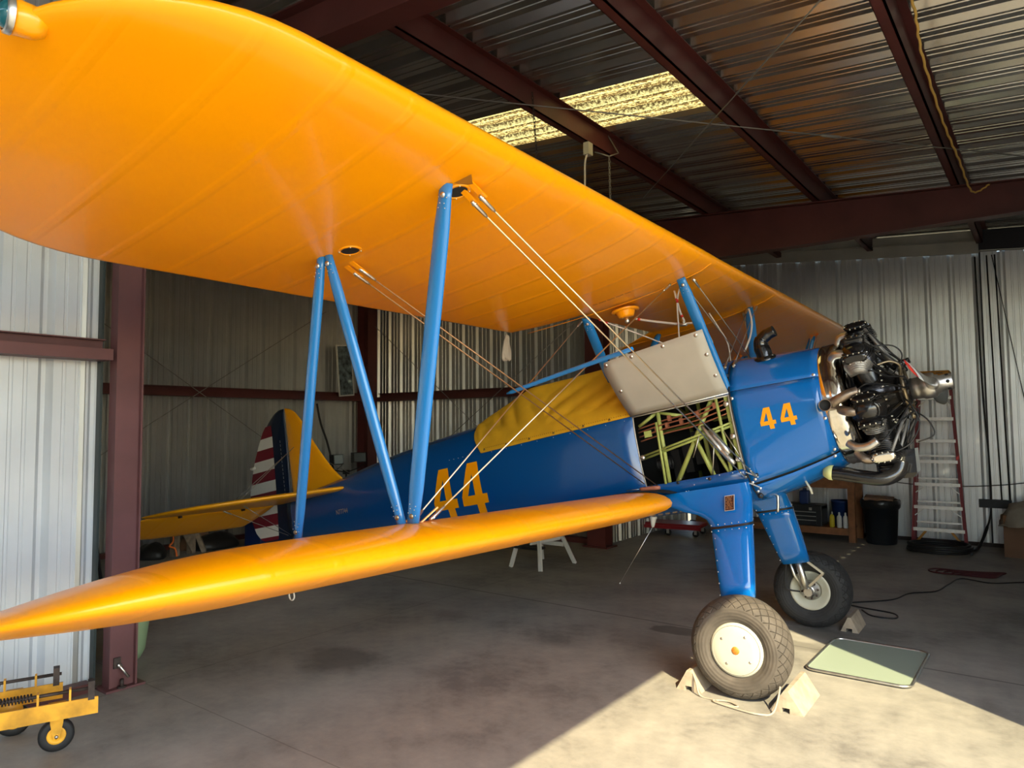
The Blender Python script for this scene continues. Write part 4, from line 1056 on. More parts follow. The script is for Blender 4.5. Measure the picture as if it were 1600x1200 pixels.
part('hinge_pin', MB().tube([P(-6.98, .62, .235), P(-6.98, .62, .27)], .006, 6), M_alu, st)
mb = MB(); mb.box(P(-7.05, .58, .14), P(-7.10, .60, .165)); mb.box(P(-7.05, 1.35, .14), P(-7.10, 1.37, .165)); part('elevator_hinge', mb, M_rust, st)
for sg in (1, -1):
    for a, b in (((-6.45, sg*1.0, .15), (-6.9, sg*.10, -.22)), ((-7.02, sg*.86, .15), (-6.95, sg*.10, -.22)), ((-6.5, sg*1.0, .225), (-6.75, sg*.03, .82)), ((-7.0, sg*.8, .225), (-6.85, sg*.03, .78))):
        wire('tail_wire', a, b, .0035, M_grayc, fork=(1, 0))
part('tail_light', MB().tube([P(-7.56, .03, .70), P(-7.62, .03, .69), P(-7.66, .03, .70)], [.018, .022, .012], 10), M_wht2, rud)
# tail wheel
tw = part('tail_wheel', MB().lathe([(.04, -.045), (.09, -.05), (.125, -.035), (.13, 0), (.125, .035), (.09, .05), (.04, .045)], P(-6.62, 0, -.57), (0,1,0), 28), M_tyre2)
part('tail_fork', MB().bar(P(-6.62, .07, -.57), P(-6.55, .05, -.30), .02, .05, (1,0,0)).bar(P(-6.62, -.07, -.57), P(-6.55, -.05, -.30), .02, .05, (1,0,0)), M_blue, tw)

# --- landing gear
def gear(sg):
    # rings from the belly down: (z, x front, x back, n centre, half width)
    R0 = [(-.44, -1.255, -1.95, .405, .055), (-.53, -1.25, -1.90, .42, .062), (-.585, -1.25, -1.78, .445, .075), (-.62, -1.25, -1.66, .47, .082), (-.66, -1.25, -1.585, .50, .085), (-.70, -1.25, -1.555, .53, .086), (-.715, -1.25, -1.548, .54, .086)]
    R1 = [(-.722, -1.25, -1.545, .545, .084), (-.80, -1.252, -1.537, .585, .083), (-.95, -1.256, -1.522, .655, .08), (-1.08, -1.262, -1.508, .715, .074), (-1.19, -1.268, -1.495, .765, .066)]
    def rings(R):
        out = []
        for z, xf, xb, nc, hw in R:
            r = []; cx_ = (xf+xb)/2; h = (xf-xb)/2
            for k in range(28):
                an = 2*PI*k/28; ca, sa = math.cos(an), math.sin(an)
                r.append(P(cx_+h*math.copysign(abs(ca)**.75, ca), sg*(nc+hw*math.copysign(abs(sa)**.7, sa)), z))
            out.append(r)
        return out
    up = part('gear_fairing', MB().loft(rings(R0)), M_blue); lo = part('gear_leg', MB().loft(rings(R1), cap=True), M_blue)
    mb = MB(); rr = rings([(-.712, -1.246, -1.552, .54, .089), (-.728, -1.246, -1.550, .548, .089)]); mb.loft(rr); part('seal_band', mb, M_blackm, lo)
    RV = []
    for z, dz in ((-.70, 0), (-.742, 0)):
        for k in range(6):
            x = -1.27-.05*k; nn = .54+(-.715-z)*.6+.083
            for s2 in (1, -1): RV.append(P(x, sg*(.54+(-.715-z)*.4+s2*.084), z))
    for z in np.linspace(-.79, -1.15, 6):
        nc = .585+(-.80-z)*.46
        for s2 in (1, -1): RV.append(P(-1.50+(-.8-z)*.04, sg*(nc+s2*.065), z))
    dots('rivet', RV, .0042, M_wht2, lo)
    # oleo, axle, brake links
    part('oleo', MB().tube([P(-1.37, sg*.76, -1.15), P(-1.36, sg*.80, -1.35), P(-1.353, sg*.84, -1.45)], .028, 12), M_alu, lo)
    part('axle', MB().tube([P(-1.353, sg*.80, -1.45), P(-1.353, sg*1.0, -1.45)], .035, 14), M_alu, lo)
    part('torque_link', MB().bar(P(-1.29, sg*.78, -1.19), P(-1.19, sg*.80, -1.30), .02, .05, (0,1,0)).bar(P(-1.19, sg*.80, -1.30), P(-1.33, sg*.82, -1.40), .02, .04, (0,1,0)), M_alu, lo)
    part('brake_line', MB().tube(catmull([P(-1.45, sg*.76, -1.16), P(-1.50, sg*.78, -1.28), P(-1.52, sg*.80, -1.40), P(-1.42, sg*.82, -1.44)], 5), .008, 6), M_blackm, lo)
    part('brake_strut', MB().tube([P(-1.44, sg*.77, -1.16), P(-1.43, sg*.80, -1.30), P(-1.38, sg*.83, -1.42)], .014, 8), M_alu, lo)
    # wheel
    c = P(-1.353, sg*.97, -1.448)
    tp = [(.165, -.095), (.19, -.112), (.225, -.122), (.262, -.118), (.290, -.10), (.309, -.070), (.318, -.03), (.320, 0), (.318, .03), (.309, .070), (.290, .10), (.262, .118), (.225, .122), (.19, .112), (.165, .095)]
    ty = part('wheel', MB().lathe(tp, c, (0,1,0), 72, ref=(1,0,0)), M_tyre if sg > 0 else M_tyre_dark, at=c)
    out = -sg
    mb = MB(); mb.lathe([(.0, .122), (.10, .120), (.155, .112), (.164, .106), (.168, .098), (.168, .09)], c, (0, out, 0), 48); hc = part('hub_cap', mb, M_cream, ty)
    mb = MB(); mb.tube([Vector(c)+Vector((0, out*.113, 0))+Vector((math.cos(t), 0, math.sin(t)))*.152 for t in np.linspace(0, 2*PI, 49)[:-1]], .002, 5, closed=True); part('rim_groove', mb, mat('groove_grey', (.25, .24, .2), .6), ty)
    mb = MB(); mb.lathe([(.0, .128), (.018, .128), (.024, .124), (.027, .118)], c, (0, out, 0), 20); part('hub_emblem', mb, M_orange, ty)
    mb = MB()
    for k in range(4):
        t = PI/4+k*PI/2; mb.lathe([(.0, .121), (.006, .121), (.011, .118)], Vector(c)+Vector((math.cos(t), 0, math.sin(t)))*.105, (0, out, 0), 12)
    part('hub_screw', mb, M_alu, ty)
    mb = MB(); mb.lathe([(.165, .09), (.155, .10), (.14, .085), (.09, .07), (.085, .05), (.0, .05)], c, (0, -out, 0), 40); part('wheel_disc', mb, M_cream, ty)
    mb = MB(); mb.lathe([(.085, .06), (.08, .085), (.05, .09), (.05, .12), (.0, .12)], c, (0, -out, 0), 24); part('brake_drum', mb, M_alu, ty)
    mb = MB()
    for k in range(8): t = k*PI/4; mb.lathe([(.0, .10), (.008, .10), (.009, .08)], Vector(c)+Vector((math.cos(t), 0, math.sin(t)))*.066, (0, -out, 0), 6)
    part('brake_bolt', mb, M_rust, ty)
    return up, lo, ty
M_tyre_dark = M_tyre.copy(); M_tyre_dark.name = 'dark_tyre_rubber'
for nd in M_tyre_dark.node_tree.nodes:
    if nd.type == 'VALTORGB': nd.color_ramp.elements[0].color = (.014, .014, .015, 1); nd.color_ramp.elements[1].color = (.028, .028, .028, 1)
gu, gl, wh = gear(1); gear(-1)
# data plate on the fairing
pc = Vector(P(-1.385, .515, -.565)); PLT = lambda mb: [setattr(mb, 'v', [(x, pc.y-.014-(pc.z-z)*.62+(y-pc.y), z) for x, y, z in mb.v]), mb][1]

mb = MB(); mb.box((pc.x-.036, pc.y-.002, pc.z-.052), (pc.x+.036, pc.y+.003, pc.z+.052)); dp = part('data_plate', PLT(mb), M_wht2, gu)
mb = MB(); mb.box((pc.x-.032, pc.y-.004, pc.z-.048), (pc.x+.032, pc.y-.001, pc.z+.048)); part('plate_face', PLT(mb), M_pbrown, gu)
mb = MB()
for k in range(9):
    L = (.05, .044, .052, .036, .05, .046, .052, .04, .048)[k]
    for j in range(int(L/.006)):
        if (j*7+k*3) % 5 == 0: continue
        mb.box((pc.x-L/2+j*.006, pc.y-.0052, pc.z+.038-k*.0095), (pc.x-L/2+j*.006+.0045, pc.y-.004, pc.z+.042-k*.0095))
part('plate_lettering', PLT(mb), mat('brass_lettering', (.45, .22, .08), .5), gu)
# rod aerial with cone under the belly
mb = MB(); mb.lathe([(.030, 0), (.026, -.02), (.012, -.085), (.0, -.09)], P(-2.16, .17, -.60), (.25, .0, .97), 14); cone = part('aerial_base', mb, M_wht2)
part('aerial_rod', MB().tube([P(-2.18, .17, -.68), P(-2.56, .20, -1.10)], [.004, .002], 6), M_alu, cone)
mb = MB(); mb.sphere(P(-2.56, .20, -1.10), .006, 8, 6); part('aerial_tip', mb, M_wht2, cone)
# drain slots along the belly
mb = MB()
for k in range(6): mb.box(P(-2.1+.06*k, .445, -.575), P(-2.065+.06*k, .46, -.585))
part('belly_strip', mb, M_ring)
# fuel hoses between tank and fuselage
def hose(pts, r=.009, bands=()):
    c_ = catmull([P(*p) for p in pts], 6); o = part('fuel_hose', MB().tube(c_, r, 10), M_hosew)
    for b in bands:
        i = int(b*(len(c_)-2)); part('hose_band', MB().tube([c_[i], c_[i+1]], r*1.35, 10), M_redband, o)
    return o
hose([(-1.83, .50, .95), (-1.72, .50, .90), (-1.55, .50, .83), (-1.47, .49, .80)], bands=(.12, .9))
hose([(-1.42, .63, 1.03), (-1.42, .62, .96), (-1.44, .55, .89), (-1.44, .50, .81)], .008, bands=(.3, .85))
hose([(-1.36, .66, 1.04), (-1.42, .62, .94), (-1.50, .50, .75), (-1.56, .45, .52)], .006, bands=(.3,))
hose([(-1.46, .49, .80), (-1.36, .49, .775), (-1.30, .48, .70), (-1.28, .46, .60)], .008, bands=(.35,))
hose([(-2.08, .62, 1.0), (-1.98, .58, .93), (-1.85, .50, .84), (-1.6, .42, .66)], .005, bands=(.05, .2))
part('hose_tee', MB().tube([P(-1.49, .49, .80), P(-1.43, .49, .79)], .014, 10).tube([P(-1.45, .49, .79), P(-1.45, .50, .83)], .012, 8), M_alu)
hose([(-1.22, -.5, .98), (-1.20, -.42, .85), (-1.22, -.35, .72), (-1.28, -.3, .6)], .008)
hose([(-1.5, -.3, 1.0), (-1.45, -.32, .85), (-1.4, -.3, .7), (-1.4, -.25, .5)], .006)
# rudder trim etc: small windscreen tube behind the panel
part('windscreen_frame', MB().tube(catmull([P(-2.0, .30, .48), P(-2.1, .28, .66), P(-2.12, 0, .74), P(-2.1, -.28, .66), P(-2.0, -.30, .48)], 6), .012, 8), M_blue)

# ------------------------------------------------------------------ THINGS IN THE HANGAR
def V(*a): return Vector(a)
# cross-bracing rods under the roof and on the walls
def rod(name, lbl, a, b, r=.006, m=M_grayc, sag=0., turn=None):
    a = Vector(a); b = Vector(b); pts = [a+(b-a)*t-V(0,0,1)*sag*4*t*(1-t) for t in np.linspace(0, 1, 2 if not sag else 14)]
    o = build(name, MB().tube(pts, r, 6), m); tag(o, lbl, 'cable')
    if turn: q = a+(b-a)*turn; d = (b-a).normalized(); build('turnbuckle', MB().tube([q-d*.1, q-d*.07, q+d*.07, q+d*.1], [.006, .014, .014, .006], 8), m, o)
    return o
rod('brace_cable', 'thin steel cable crossing the ceiling from the yellow wing to the right edge', (-5.0, 2.9, 4.46), (.9, 9.0, 4.10), turn=.6)
rod('brace_cable', 'thin steel cable under the roof running from the top edge down past the skylight end', (.2, 2.9, 4.10), (-3.75, 7.52, 4.40), .005)
rod('brace_cable', 'thin dark cable from the upper left of the end wall behind the tail', (AX0+.22, 4.1, 3.25), (AX0+.22, 8.7, .28), .006)
rod('brace_cable', 'thin dark cable rising to the right across the end wall behind the tail', (AX0+.24, 3.9, 1.16), (AX0+.24, 7.9, 3.75), .006)
rod('brace_cable', 'thin dark cable falling to the right across the ribbed wall behind the cockpit', (-10.0, 8.98, 3.6), (-6.1, 8.98, .65), .006)
rod('brace_cable', 'thin dark cable rising to the right across the ribbed wall behind the cockpit', (-8.9, 8.995, 1.05), (-5.4, 8.995, 3.45), .006)
# chains, cord and ropes hanging from the purlin
def chain(name, lbl, a, b, n, m, grp=None):
    a = Vector(a); b = Vector(b); d = (b-a)/n; mb = MB()
    for k in range(n):
        c = a+d*(k+.5); u = d.normalized(); s_ = V(1,0,0) if k % 2 else V(0,1,0); L = d.length*.68
        mb.tube([c+u*L*math.cos(t)+s_*.009*math.sin(t) for t in np.linspace(0, 2*PI, 9)[:-1]], .0032, 5, closed=True)
    return tag(build(name, mb, m), lbl, 'chain', grp)
chain('hanging_chain', 'dark chain hanging in front of the skylight', (-3.49, 4.92, 4.62), (-3.45, 4.97, 3.62), 30, M_rust)
ch = chain('hanging_chain', 'pale chain looped over the purlin right of the skylight, hanging behind the yellow wing', (-3.47, 6.22, 4.44), (-3.45, 6.21, 3.50), 28, M_grayc)
build('chain_loop', MB().tube([V(-3.47, 6.22, 4.44), V(-3.43, 6.34, 4.50), V(-3.52, 6.28, 4.70)], .008, 6).tube([V(-3.47, 6.22, 4.44), V(-3.6, 6.16, 4.50)], .008, 6), M_grayc, ch)
pc_ = empty('pull_cord', 'white ceiling plug with a pale cord dangling from the purlin by the skylight', 'cord', (-3.5, 5.85, 4.45))
build('socket', MB().box((-.03, -.03, -.10), (.03, .05, .02)), M_cream, pc_); build('cord', MB().tube(catmull([V(0, 0, -.08), V(0, -.05, -.2), V(0, -.06, -.45), V(0, -.10, -.7), V(0, -.10, -.95)], 5), .009, 7), M_hosew, pc_)
rp = [V(-.63, 4.2, 4.45), V(-.60, 4.95, 4.36), V(-.62, 5.5, 4.24), V(-.62, 6.6, 4.16), V(-.60, 7.6, 4.13), V(-.58, 8.6, 4.10), V(-.45, 8.88, 4.22)]
mb = MB(); pts = catmull(rp, 14); mb.tube([p+V(.004*math.sin(i*1.6), 0, .004*math.cos(i*1.6)) for i, p in enumerate(pts)], .009, 7)
tag(build('rope', mb, M_ropey), 'yellow rope slung along the purlin at the upper right', 'rope')
# glove hanging at the trailing edge
g0 = V(*(TP+Rb @ V(-2.77, -.93, 1.035))); mb = MB(); rings = []
for k, (dz, w_, d_) in enumerate(((0, .012, .01), (-.02, .022, .016), (-.06, .030, .018), (-.11, .036, .022), (-.15, .038, .024), (-.19, .034, .022), (-.205, .02, .014))):
    rings.append([g0+V(math.cos(t)*d_*1.2+.005*math.sin(5*t+k), math.sin(t)*w_*1.25+.008*math.sin(3*t+k)+.01*k/6*-1, dz-.012*math.sin(2*t)) for t in np.linspace(0, 2*PI, 19)[:-1]])
mb.loft(rings, cap=True); gl = tag(build('cloth_bag', mb, M_tarp), 'small pinkish cloth bag hanging from the rear edge of the upper wing', 'cloth')
build('cord', MB().tube([g0+V(0,0,.0), g0+V(.0,.0,.03)], .004, 6), M_tarp, gl)
# poster on the end wall
po = empty('framed_print', 'tall narrow blue-grey print in a pale frame, hanging crooked behind the struts', 'picture', (AX0+.2, 8.36, 2.75), (math.radians(5), 0, 0))
build('frame', MB().box((-.01, -.17, -.46), (.01, .17, .46)), M_alu, po); build('print', MB().box((.01, -.145, -.435), (.014, .145, .435)), M_paper, po)
# work lamp on a stand
wl = empty('work_light', 'twin-head work light on a stand behind the tail', 'lamp', (-9.5, 7.9, 0))
build('stand', MB().tube([V(0,0,.02), V(0,0,.98)], .015, 8), M_blackm, wl)
for t in (0, 2.1, 4.2): build('leg', MB().tube([V(0,0,.4), V(.35*math.cos(t), .35*math.sin(t), .01)], .010, 6), M_blackm, wl)
build('crossbar', MB().tube([V(0,-.30,1.04), V(0,0,.98), V(0,.28,1.04)], .010, 6).box((-.03,-.05,.95), (.03,.05,1.02)), M_blackm, wl)
M_lens = mat('lamp_glass', (.30, .34, .34), .1, metal=.6, coat=1.)
for y, z, yw in ((-.20, 1.20, -.15), (.27, 1.22, .25)):
    hd = build('lamp_head', MB().box((-.05, -.12, -.085), (.04, .12, .085)), M_blackm, wl, loc=(0, y, z)); hd.rotation_euler = (0, math.radians(-4), -yw)
    build('lens', MB().box((.041, -.105, -.07), (.046, .105, .07)), M_lens, hd)
    build('bracket', MB().tube([V(0, .0, -.16), V(0, .12, -.1), V(0, .13, 0)], .006, 6), M_blackm, hd)
tag(build('broom_handle', MB().tube(catmull([V(-9.98, 7.66, 2.14), V(-9.95, 7.72, 1.8), V(-9.8, 7.8, 1.3), V(-9.6, 7.95, .02)], 4), .018, 8), M_blackm), 'dark curved stick leaning on the end wall behind the fin', 'stick')
# timber stand with orange rope, sacks and boxes under the tailplane
js = empty('timber_stand', 'small weathered timber stand with a triangular brace under the tailplane', 'stand', (-9.66, 5.18, 0), (0, 0, .15))
build('post', MB().box((-.05, -.16, 0), (.05, -.08, .34)), M_oldwood, js); build('post', MB().box((-.05, .10, 0), (.05, .17, .34)), M_oldwood, js)
build('top_board', MB().box((-.08, -.18, .34), (.10, .19, .38)), M_oldwood, js)
build('brace', MB().prism([(-.06, .30), (.10, .30), (.10, .02)], .051, .075, Matrix(((0,0,1,0),(1,0,0,0),(0,1,0,0),(0,0,0,1)))), M_cream if False else M_oldwood, js)
build('leg', MB().bar((.02, .17, .36), (.12, .26, 0), .06, .06), M_oldwood, js)
rr = catmull([V(-9.60, 5.10, .40), V(-9.58, 5.16, .385), V(-9.56, 5.0, .39), V(-9.55, 4.99, .22), V(-9.53, 4.93, .16), V(-9.52, 5.0, .12), V(-9.5, 5.02, .015)], 5)
mb = MB().tube(rr, .012, 7); 
for k in range(3): mb.tube([V(-9.62+.02*k+.07*math.cos(t), 5.24+.09*math.sin(t), .395+.008*k) for t in np.linspace(0, 2*PI, 17)[:-1]], .011, 6, closed=True)
tag(build('rope', mb, M_rope), 'orange rope coiled on the timber stand under the tailplane', 'rope')
def lump(name, lbl, c, sx, sy, sz, m, cat, seed=1):
    rn = random.Random(seed); mb = MB(); mb.sphere((0,0,0), 1, 18, 12)
    mb.v = [(x*sx*(1+.08*math.sin(5*y+seed)+.05*math.sin(9*x)), y*sy*(1+.08*math.sin(4*x+seed)), max(-.0, (z+.25))*sz*(1+.1*math.sin(6*x+3*y))) for x, y, z in mb.v]
    return tag(build(name, mb, m, loc=c), lbl, cat)
lump('sack', 'dark lumpy sack on the floor left of the timber stand', (-9.75, 4.80, 0), .22, .18, .16, M_blackm, 'sack')
lump('tarpaulin', 'dark folded tarpaulin on the floor right of the timber stand', (-9.85, 5.75, 0), .24, .40, .17, M_blackm, 'tarpaulin', 4)
lump('sack', 'grey flattened sack lying behind the timber stand', (-9.98, 5.55, 0), .12, .25, .22, M_card, 'sack', 6)
bx = tag(build('storage_box', MB().box((-.2, -.28, 0), (.2, .28, .36)), M_bluepl, loc=(-9.3, 6.3, 0), bevel=.02), 'dark blue storage box on the floor beneath the tail', 'box')
build('lid', MB().box((-.21, -.29, .36), (.21, .29, .39)), M_bluepl, bx)
# green canoe-like plastic tub standing behind the column
mb = MB(); rings = []
for z, w_, d_ in ((0, .05, .06), (.02, .10, .10), (.08, .13, .13), (.3, .155, .16), (.44, .165, .17), (.45, .175, .18), (.46, .165, .17)):
    rings.append([V(d_*math.cos(t), w_*math.sin(t), z) for t in np.linspace(0, 2*PI, 29)[:-1]])
mb.loft(rings, cap=True); gt = tag(build('plastic_tub', mb, M_pale, loc=(-5.62, 2.59, 0)), 'pale green plastic tub half hidden behind the left column', 'tub')
# thing leaning in the gap left of the column
po_ = empty('pole', 'dark pole with a green grip leaning in the gap left of the column', 'pole', (-7.6, 3.0, 0))
build('shaft', MB().tube([V(0, .28, 0), V(-.05, .10, 1.45)], .016, 8), M_blackm, po_); build('grip', MB().tube([V(-.05, .10, 1.45), V(-.055, .085, 1.62)], .03, 8), M_plasticb, po_)
# swivel bracket bolted to the column foot
wb = empty('anchor_bracket', 'small steel anchor bracket with a bolt on the foot of the left column', 'bracket', (SH+.155, 2.30, .17))
build('plate', MB().box((0, -.045, -.03), (.01, .0, .04)), M_rust, wb); build('bolt', MB().tube([V(.01, -.02, .0), V(.03, -.01, -.02), V(.06, .03, -.09)], .009, 8), M_alu, wb)
build('nut', MB().lathe([(0, .02), (.018, .02), (.018, 0)], V(.01, -.015, -.01), (.5, .4, -.6), 6), M_alu, wb); build('stud', MB().tube([V(.03, -.0, -.155), V(.03, -.0, -.10)], .012, 8).lathe([(0,.01),(.028,.01),(.028,0)], V(.03, 0, -.157), (0,0,1), 16), M_rust, wb)

# step stool behind the lower wing
st = empty('step_stool', 'white folding step stool with a black tread, behind the lower wing', 'stool', (-5.2, 7.4, 0))
for a, b in (((-.22, -.31, 0), (-.12, -.15, .62)), ((.24, -.33, 0), (.10, -.17, .62)), ((.30, .34, 0), (.12, .12, .60)), ((-.20, .34, 0), (-.10, .12, .60))):
    build('leg', MB().bar(a, b, .045, .03, (0,1,0)), M_wht2, st)
build('tread', MB().box((-.20, -.28, .225), (.16, -.10, .255)), M_blackm, st, bevel=.01)
build('seat', MB().box((-.16, -.20, .60), (.16, .18, .63)), M_blackm, st, bevel=.01)
build('rail', MB().bar((-.14, .24, .24), (.20, .24, .24), .02, .05), M_wht2, st); build('rail', MB().bar((.03, -.25, .30), (.16, .22, .32), .015, .04), M_wht2, st)
# red creeper on castors
cr = empty('mechanics_creeper', 'low red mechanic\'s trolley on black castors beyond the landing gear', 'trolley', (-4.95, 10.7, 0), (0, 0, .12))
build('deck', MB().box((-.52, -.24, .13), (.52, .24, .19)), M_redp, cr, bevel=.015)
build('frame', MB().box((-.54, -.26, .11), (.54, -.235, .16)).add([], []), M_redp, cr)
for x, y in ((-.42, -.2), (.02, -.22), (.45, -.2), (-.42, .2), (.45, .2)):
    w_ = build('castor', MB().lathe([(.0, -.018), (.045, -.018), (.05, -.01), (.05, .01), (.045, .018), (.0, .018)], (0,0,.052), (0,1,0), 20), M_tyre2, cr, loc=(x, y, 0))
    build('fork', MB().box((-.02, -.026, .04), (.02, -.02, .115)).box((-.02, .02, .04), (.02, .026, .115)), M_alu, w_)
# workbench
wbn = empty('workbench', 'timber workbench against the right wall behind the landing gear', 'bench', (-3.55, 11.65, 0))
for x in (-1.2, 1.13):
    for y in (-.26, .26): build('leg', MB().box((x-.045, y-.045, 0), (x+.045, y+.045, .88)), M_wood, wbn)
build('top', MB().box((-1.3, -.32, .88), (1.22, .32, .93)), M_wood, wbn); build('shelf', MB().box((-1.25, -.30, .17), (1.10, .30, .20)), M_wood, wbn)
build('shelf_rail', MB().box((-1.25, -.32, .10), (1.09, -.29, .20)), M_wood, wbn); build('top_rail', MB().box((-1.25, -.31, .78), (1.18, -.28, .88)), M_wood, wbn)
tb = empty('tool_chest', 'black three-drawer tool chest on the bench shelf', 'tool box', (-3.12, 11.55, .20))
build('body', MB().box((-.36, -.16, 0), (.28, .18, .30)), M_plasticb, tb, bevel=.01); build('lid', MB().box((-.36, -.165, .225), (.28, .18, .31)), M_plasticb, tb, bevel=.015)
for k in range(3):
    d_ = build('drawer', MB().box((-.33, -.172, .03+.062*k), (.20, -.16, .085+.062*k)), M_plasticb, tb); build('handle', MB().box((-.33, -.182, .075+.062*k), (.20, -.172, .085+.062*k)), M_alu, d_)
build('latch', MB().box((.10, -.175, .23), (.14, -.165, .27)), M_alu, tb)
def bottle(x, m, lbl, h=.19, grp=None):
    t = build('bottle', MB().lathe([(0, 0), (.032, 0), (.035, .01), (.035, h-.05), (.028, h-.02), (.014, h-.01), (.014, h)], (0,0,0), (0,0,1), 20), m, loc=(x, 11.40, .20)); tag(t, lbl, 'bottle', grp)
    build('cap', MB().lathe([(.013, h), (.013, h+.025), (.009, h+.035), (0, h+.035)], (0,0,0), (0,0,1), 14), M_wht2, t)
bottle(-2.70, M_yelbot, 'yellow bottle on the bench shelf beside the tool chest'); bottle(-2.60, M_wht2, 'white bottle in the middle of the three on the bench shelf'); bottle(-2.515, M_wht2, 'white bottle nearest the bench leg')
def bucket(name, lbl, c, r, h, m):
    t = build(name, MB().lathe([(0, 0), (r*.85, 0), (r*.87, .01), (r, h), (r*1.05, h), (r*1.05, h-.02), (r*1.0, h-.025)], (0,0,0), (0,0,1), 28), m, loc=c); tag(t, lbl, 'bucket')
    build('bail', MB().tube([V(-r, 0, h-.02)]+[V(-r*math.cos(t), -r*.5*math.sin(t)-.0, h-.02-r*.6*math.sin(t)) for t in np.linspace(.2, PI-.2, 9)]+[V(r, 0, h-.02)], .003, 5), M_grayc, t); return t
bucket('bucket', 'dark blue bucket on the bench shelf behind the bottles', (-2.62, 11.65, .20), .14, .38, M_bucket)
jg = build('jug', MB().box((-.07, -.06, 0), (.07, .06, .20)), M_bucket, loc=(-3.12, 11.55, .512), bevel=.02); tag(jg, 'blue plastic jug standing on the tool chest', 'jug'); build('cap', MB().lathe([(.025, .20), (.025, .23), (0, .23)], (0,0,0), (0,0,1), 12), M_bucket, jg)
# bin
bn = build('bin', MB().lathe([(0, 0), (.19, 0), (.20, .02), (.235, .56), (.245, .56), (.245, .60), (.235, .60)], (0,0,0), (0,0,1), 36), M_plasticb, loc=(-2.07, 11.55, 0)); tag(bn, 'round black bin beside the bench leg', 'bin')
mb = MB(); mb.v = []; 
rings = []
for r, z in ((.236, .50), (.258, .53), (.266, .58), (.262, .62), (.245, .635), (.225, .62), (.22, .55)):
    rings.append([V(r*math.cos(t)*(1+.012*math.sin(13*t+z*40)), r*math.sin(t)*(1+.012*math.sin(11*t+z*30)), z+.006*math.sin(9*t)) for t in np.linspace(0, 2*PI, 49)[:-1]])
mb.loft(rings); build('bin_liner', mb, mat('black_bin_bag', (.012, .014, .016), .3, bump=.6, bscale=25), bn)
cb = build('cardboard', MB().box((-.20, -.14, -.02), (.17, .12, .02)), M_card, loc=(-2.06, 11.5, .65)); cb.rotation_euler = (.08, .05, .1); tag(cb, 'crumpled brown cardboard on top of the black bin', 'cardboard')
# ladder
ld = empty('step_ladder', 'red fibreglass step ladder with a yellow top, standing folded against the right wall', 'ladder', (-1.355, 11.62, 0), (math.radians(-3), 0, 0))
def rail_x(z, s): return s*(.325-.135*z/2.42)
for s in (-1, 1):
    build('side_rail', MB().bar((rail_x(0, s), 0, .0), (rail_x(2.38, s), 0, 2.38), .038, .075, (0,1,0)), M_ladred, ld)
    build('rear_rail', MB().bar((rail_x(0, s)*.98, .16, .0), (rail_x(2.3, s)*.95, .10, 2.3), .022, .05, (0,1,0)), M_ladred, ld)
    build('corner_brace', MB().bar((rail_x(.1, s)*.93, -.03, .03), (s*.14, -.03, .24), .03, .02, (0,1,0)), M_laday, ld)
    build('foot', MB().box((rail_x(0, s)-.035, -.05, 0), (rail_x(0, s)+.035, .05, .05)), M_blackm, ld)
for k, z in enumerate((.25, .56, .88, 1.20, 1.49, 1.80, 2.10)):
    w_ = abs(rail_x(z, 1)); stp = build('step', MB().box((-w_, -.05, z-.035), (w_, .04, z+.01)), M_alu, ld)
    if k in (1, 2, 6):
        for s in (-1, 1): build('step_brace', MB().bar((s*(w_-.01), -.045, z-.13), (s*(w_-.13), -.045, z-.03), .012, .02, (0,1,0)), M_alu, stp)
for z in (.33, .62, .95, 1.27): build('rear_bar', MB().box((-rail_x(z, 1)*.96, .13, z-.012), (rail_x(z, 1)*.96, .15, z+.012)), M_alu, ld)
tc_ = build('top_cap', MB().box((-.20, -.09, 2.38), (.20, .16, 2.47)), M_laday, ld, bevel=.01)
build('slot', MB().box((-.15, -.093, 2.43), (-.06, -.088, 2.44)).box((.04, -.093, 2.43), (.12, -.088, 2.44)), M_blackm, tc_)
# coiled black hose on the floor, with its riser to the bracket
mb = MB(); pts = []
for k in range(0, 150):
    t = k/150*2*PI*4.2; r = .36+.018*math.sin(t*.7); pts.append(V(-1.30+r*math.cos(t), 11.12+r*.80*math.sin(t), .022+.028*(k/40)))
pts += catmull([pts[-1], V(-.98, 11.25, .05), V(-.90, 11.62, .04), V(-.82, 11.9, .25), V(-.76, 12.02, .55), V(-.76, 12.05, 1.2), V(-.80, 12.05, 2.2), V(-.82, 12.05, 4.1)], 8)
tag(build('air_hose', MB().tube(pts, [.020 if p.z < .3 else .012 for p in pts], 8), M_blackm), 'thick black hose coiled on the floor at the ladder foot', 'hose')
br_ = tag(build('wall_bracket', MB().box((-.90, 12.0, .545), (-.52, 12.06, .66)), M_plasticb), 'dark flat bracket across the right wall beside the ladder', 'bracket')
br_['label'] = 'dark flat strap bracket on the right wall between ladder and cardboard box'
for k, (x, z0) in enumerate(((-.63, .55), (-.535, .55))):
    tag(build('cable_riser', MB().tube([V(x, 12.03, z0), V(x-.02, 12.05, 1.6), V(x-.05, 12.05, 4.1)], .009, 8), M_blackm), ('black cable rising from the middle of the strap bracket', 'black cable rising from the right end of the strap bracket')[k], 'cable')
rod('wall_cable', 'thin dark cable drooping along the right wall behind the ladder', (-3.3, 12.05, 1.15), (.6, 12.0, 1.15), .006, M_blackm, sag=.33)
rod('wall_cable', 'thin loose wire wandering down the right edge of the right wall', (-.62, 12.05, 4.1), (-.30, 12.0, 1.9), .005, M_blackm)
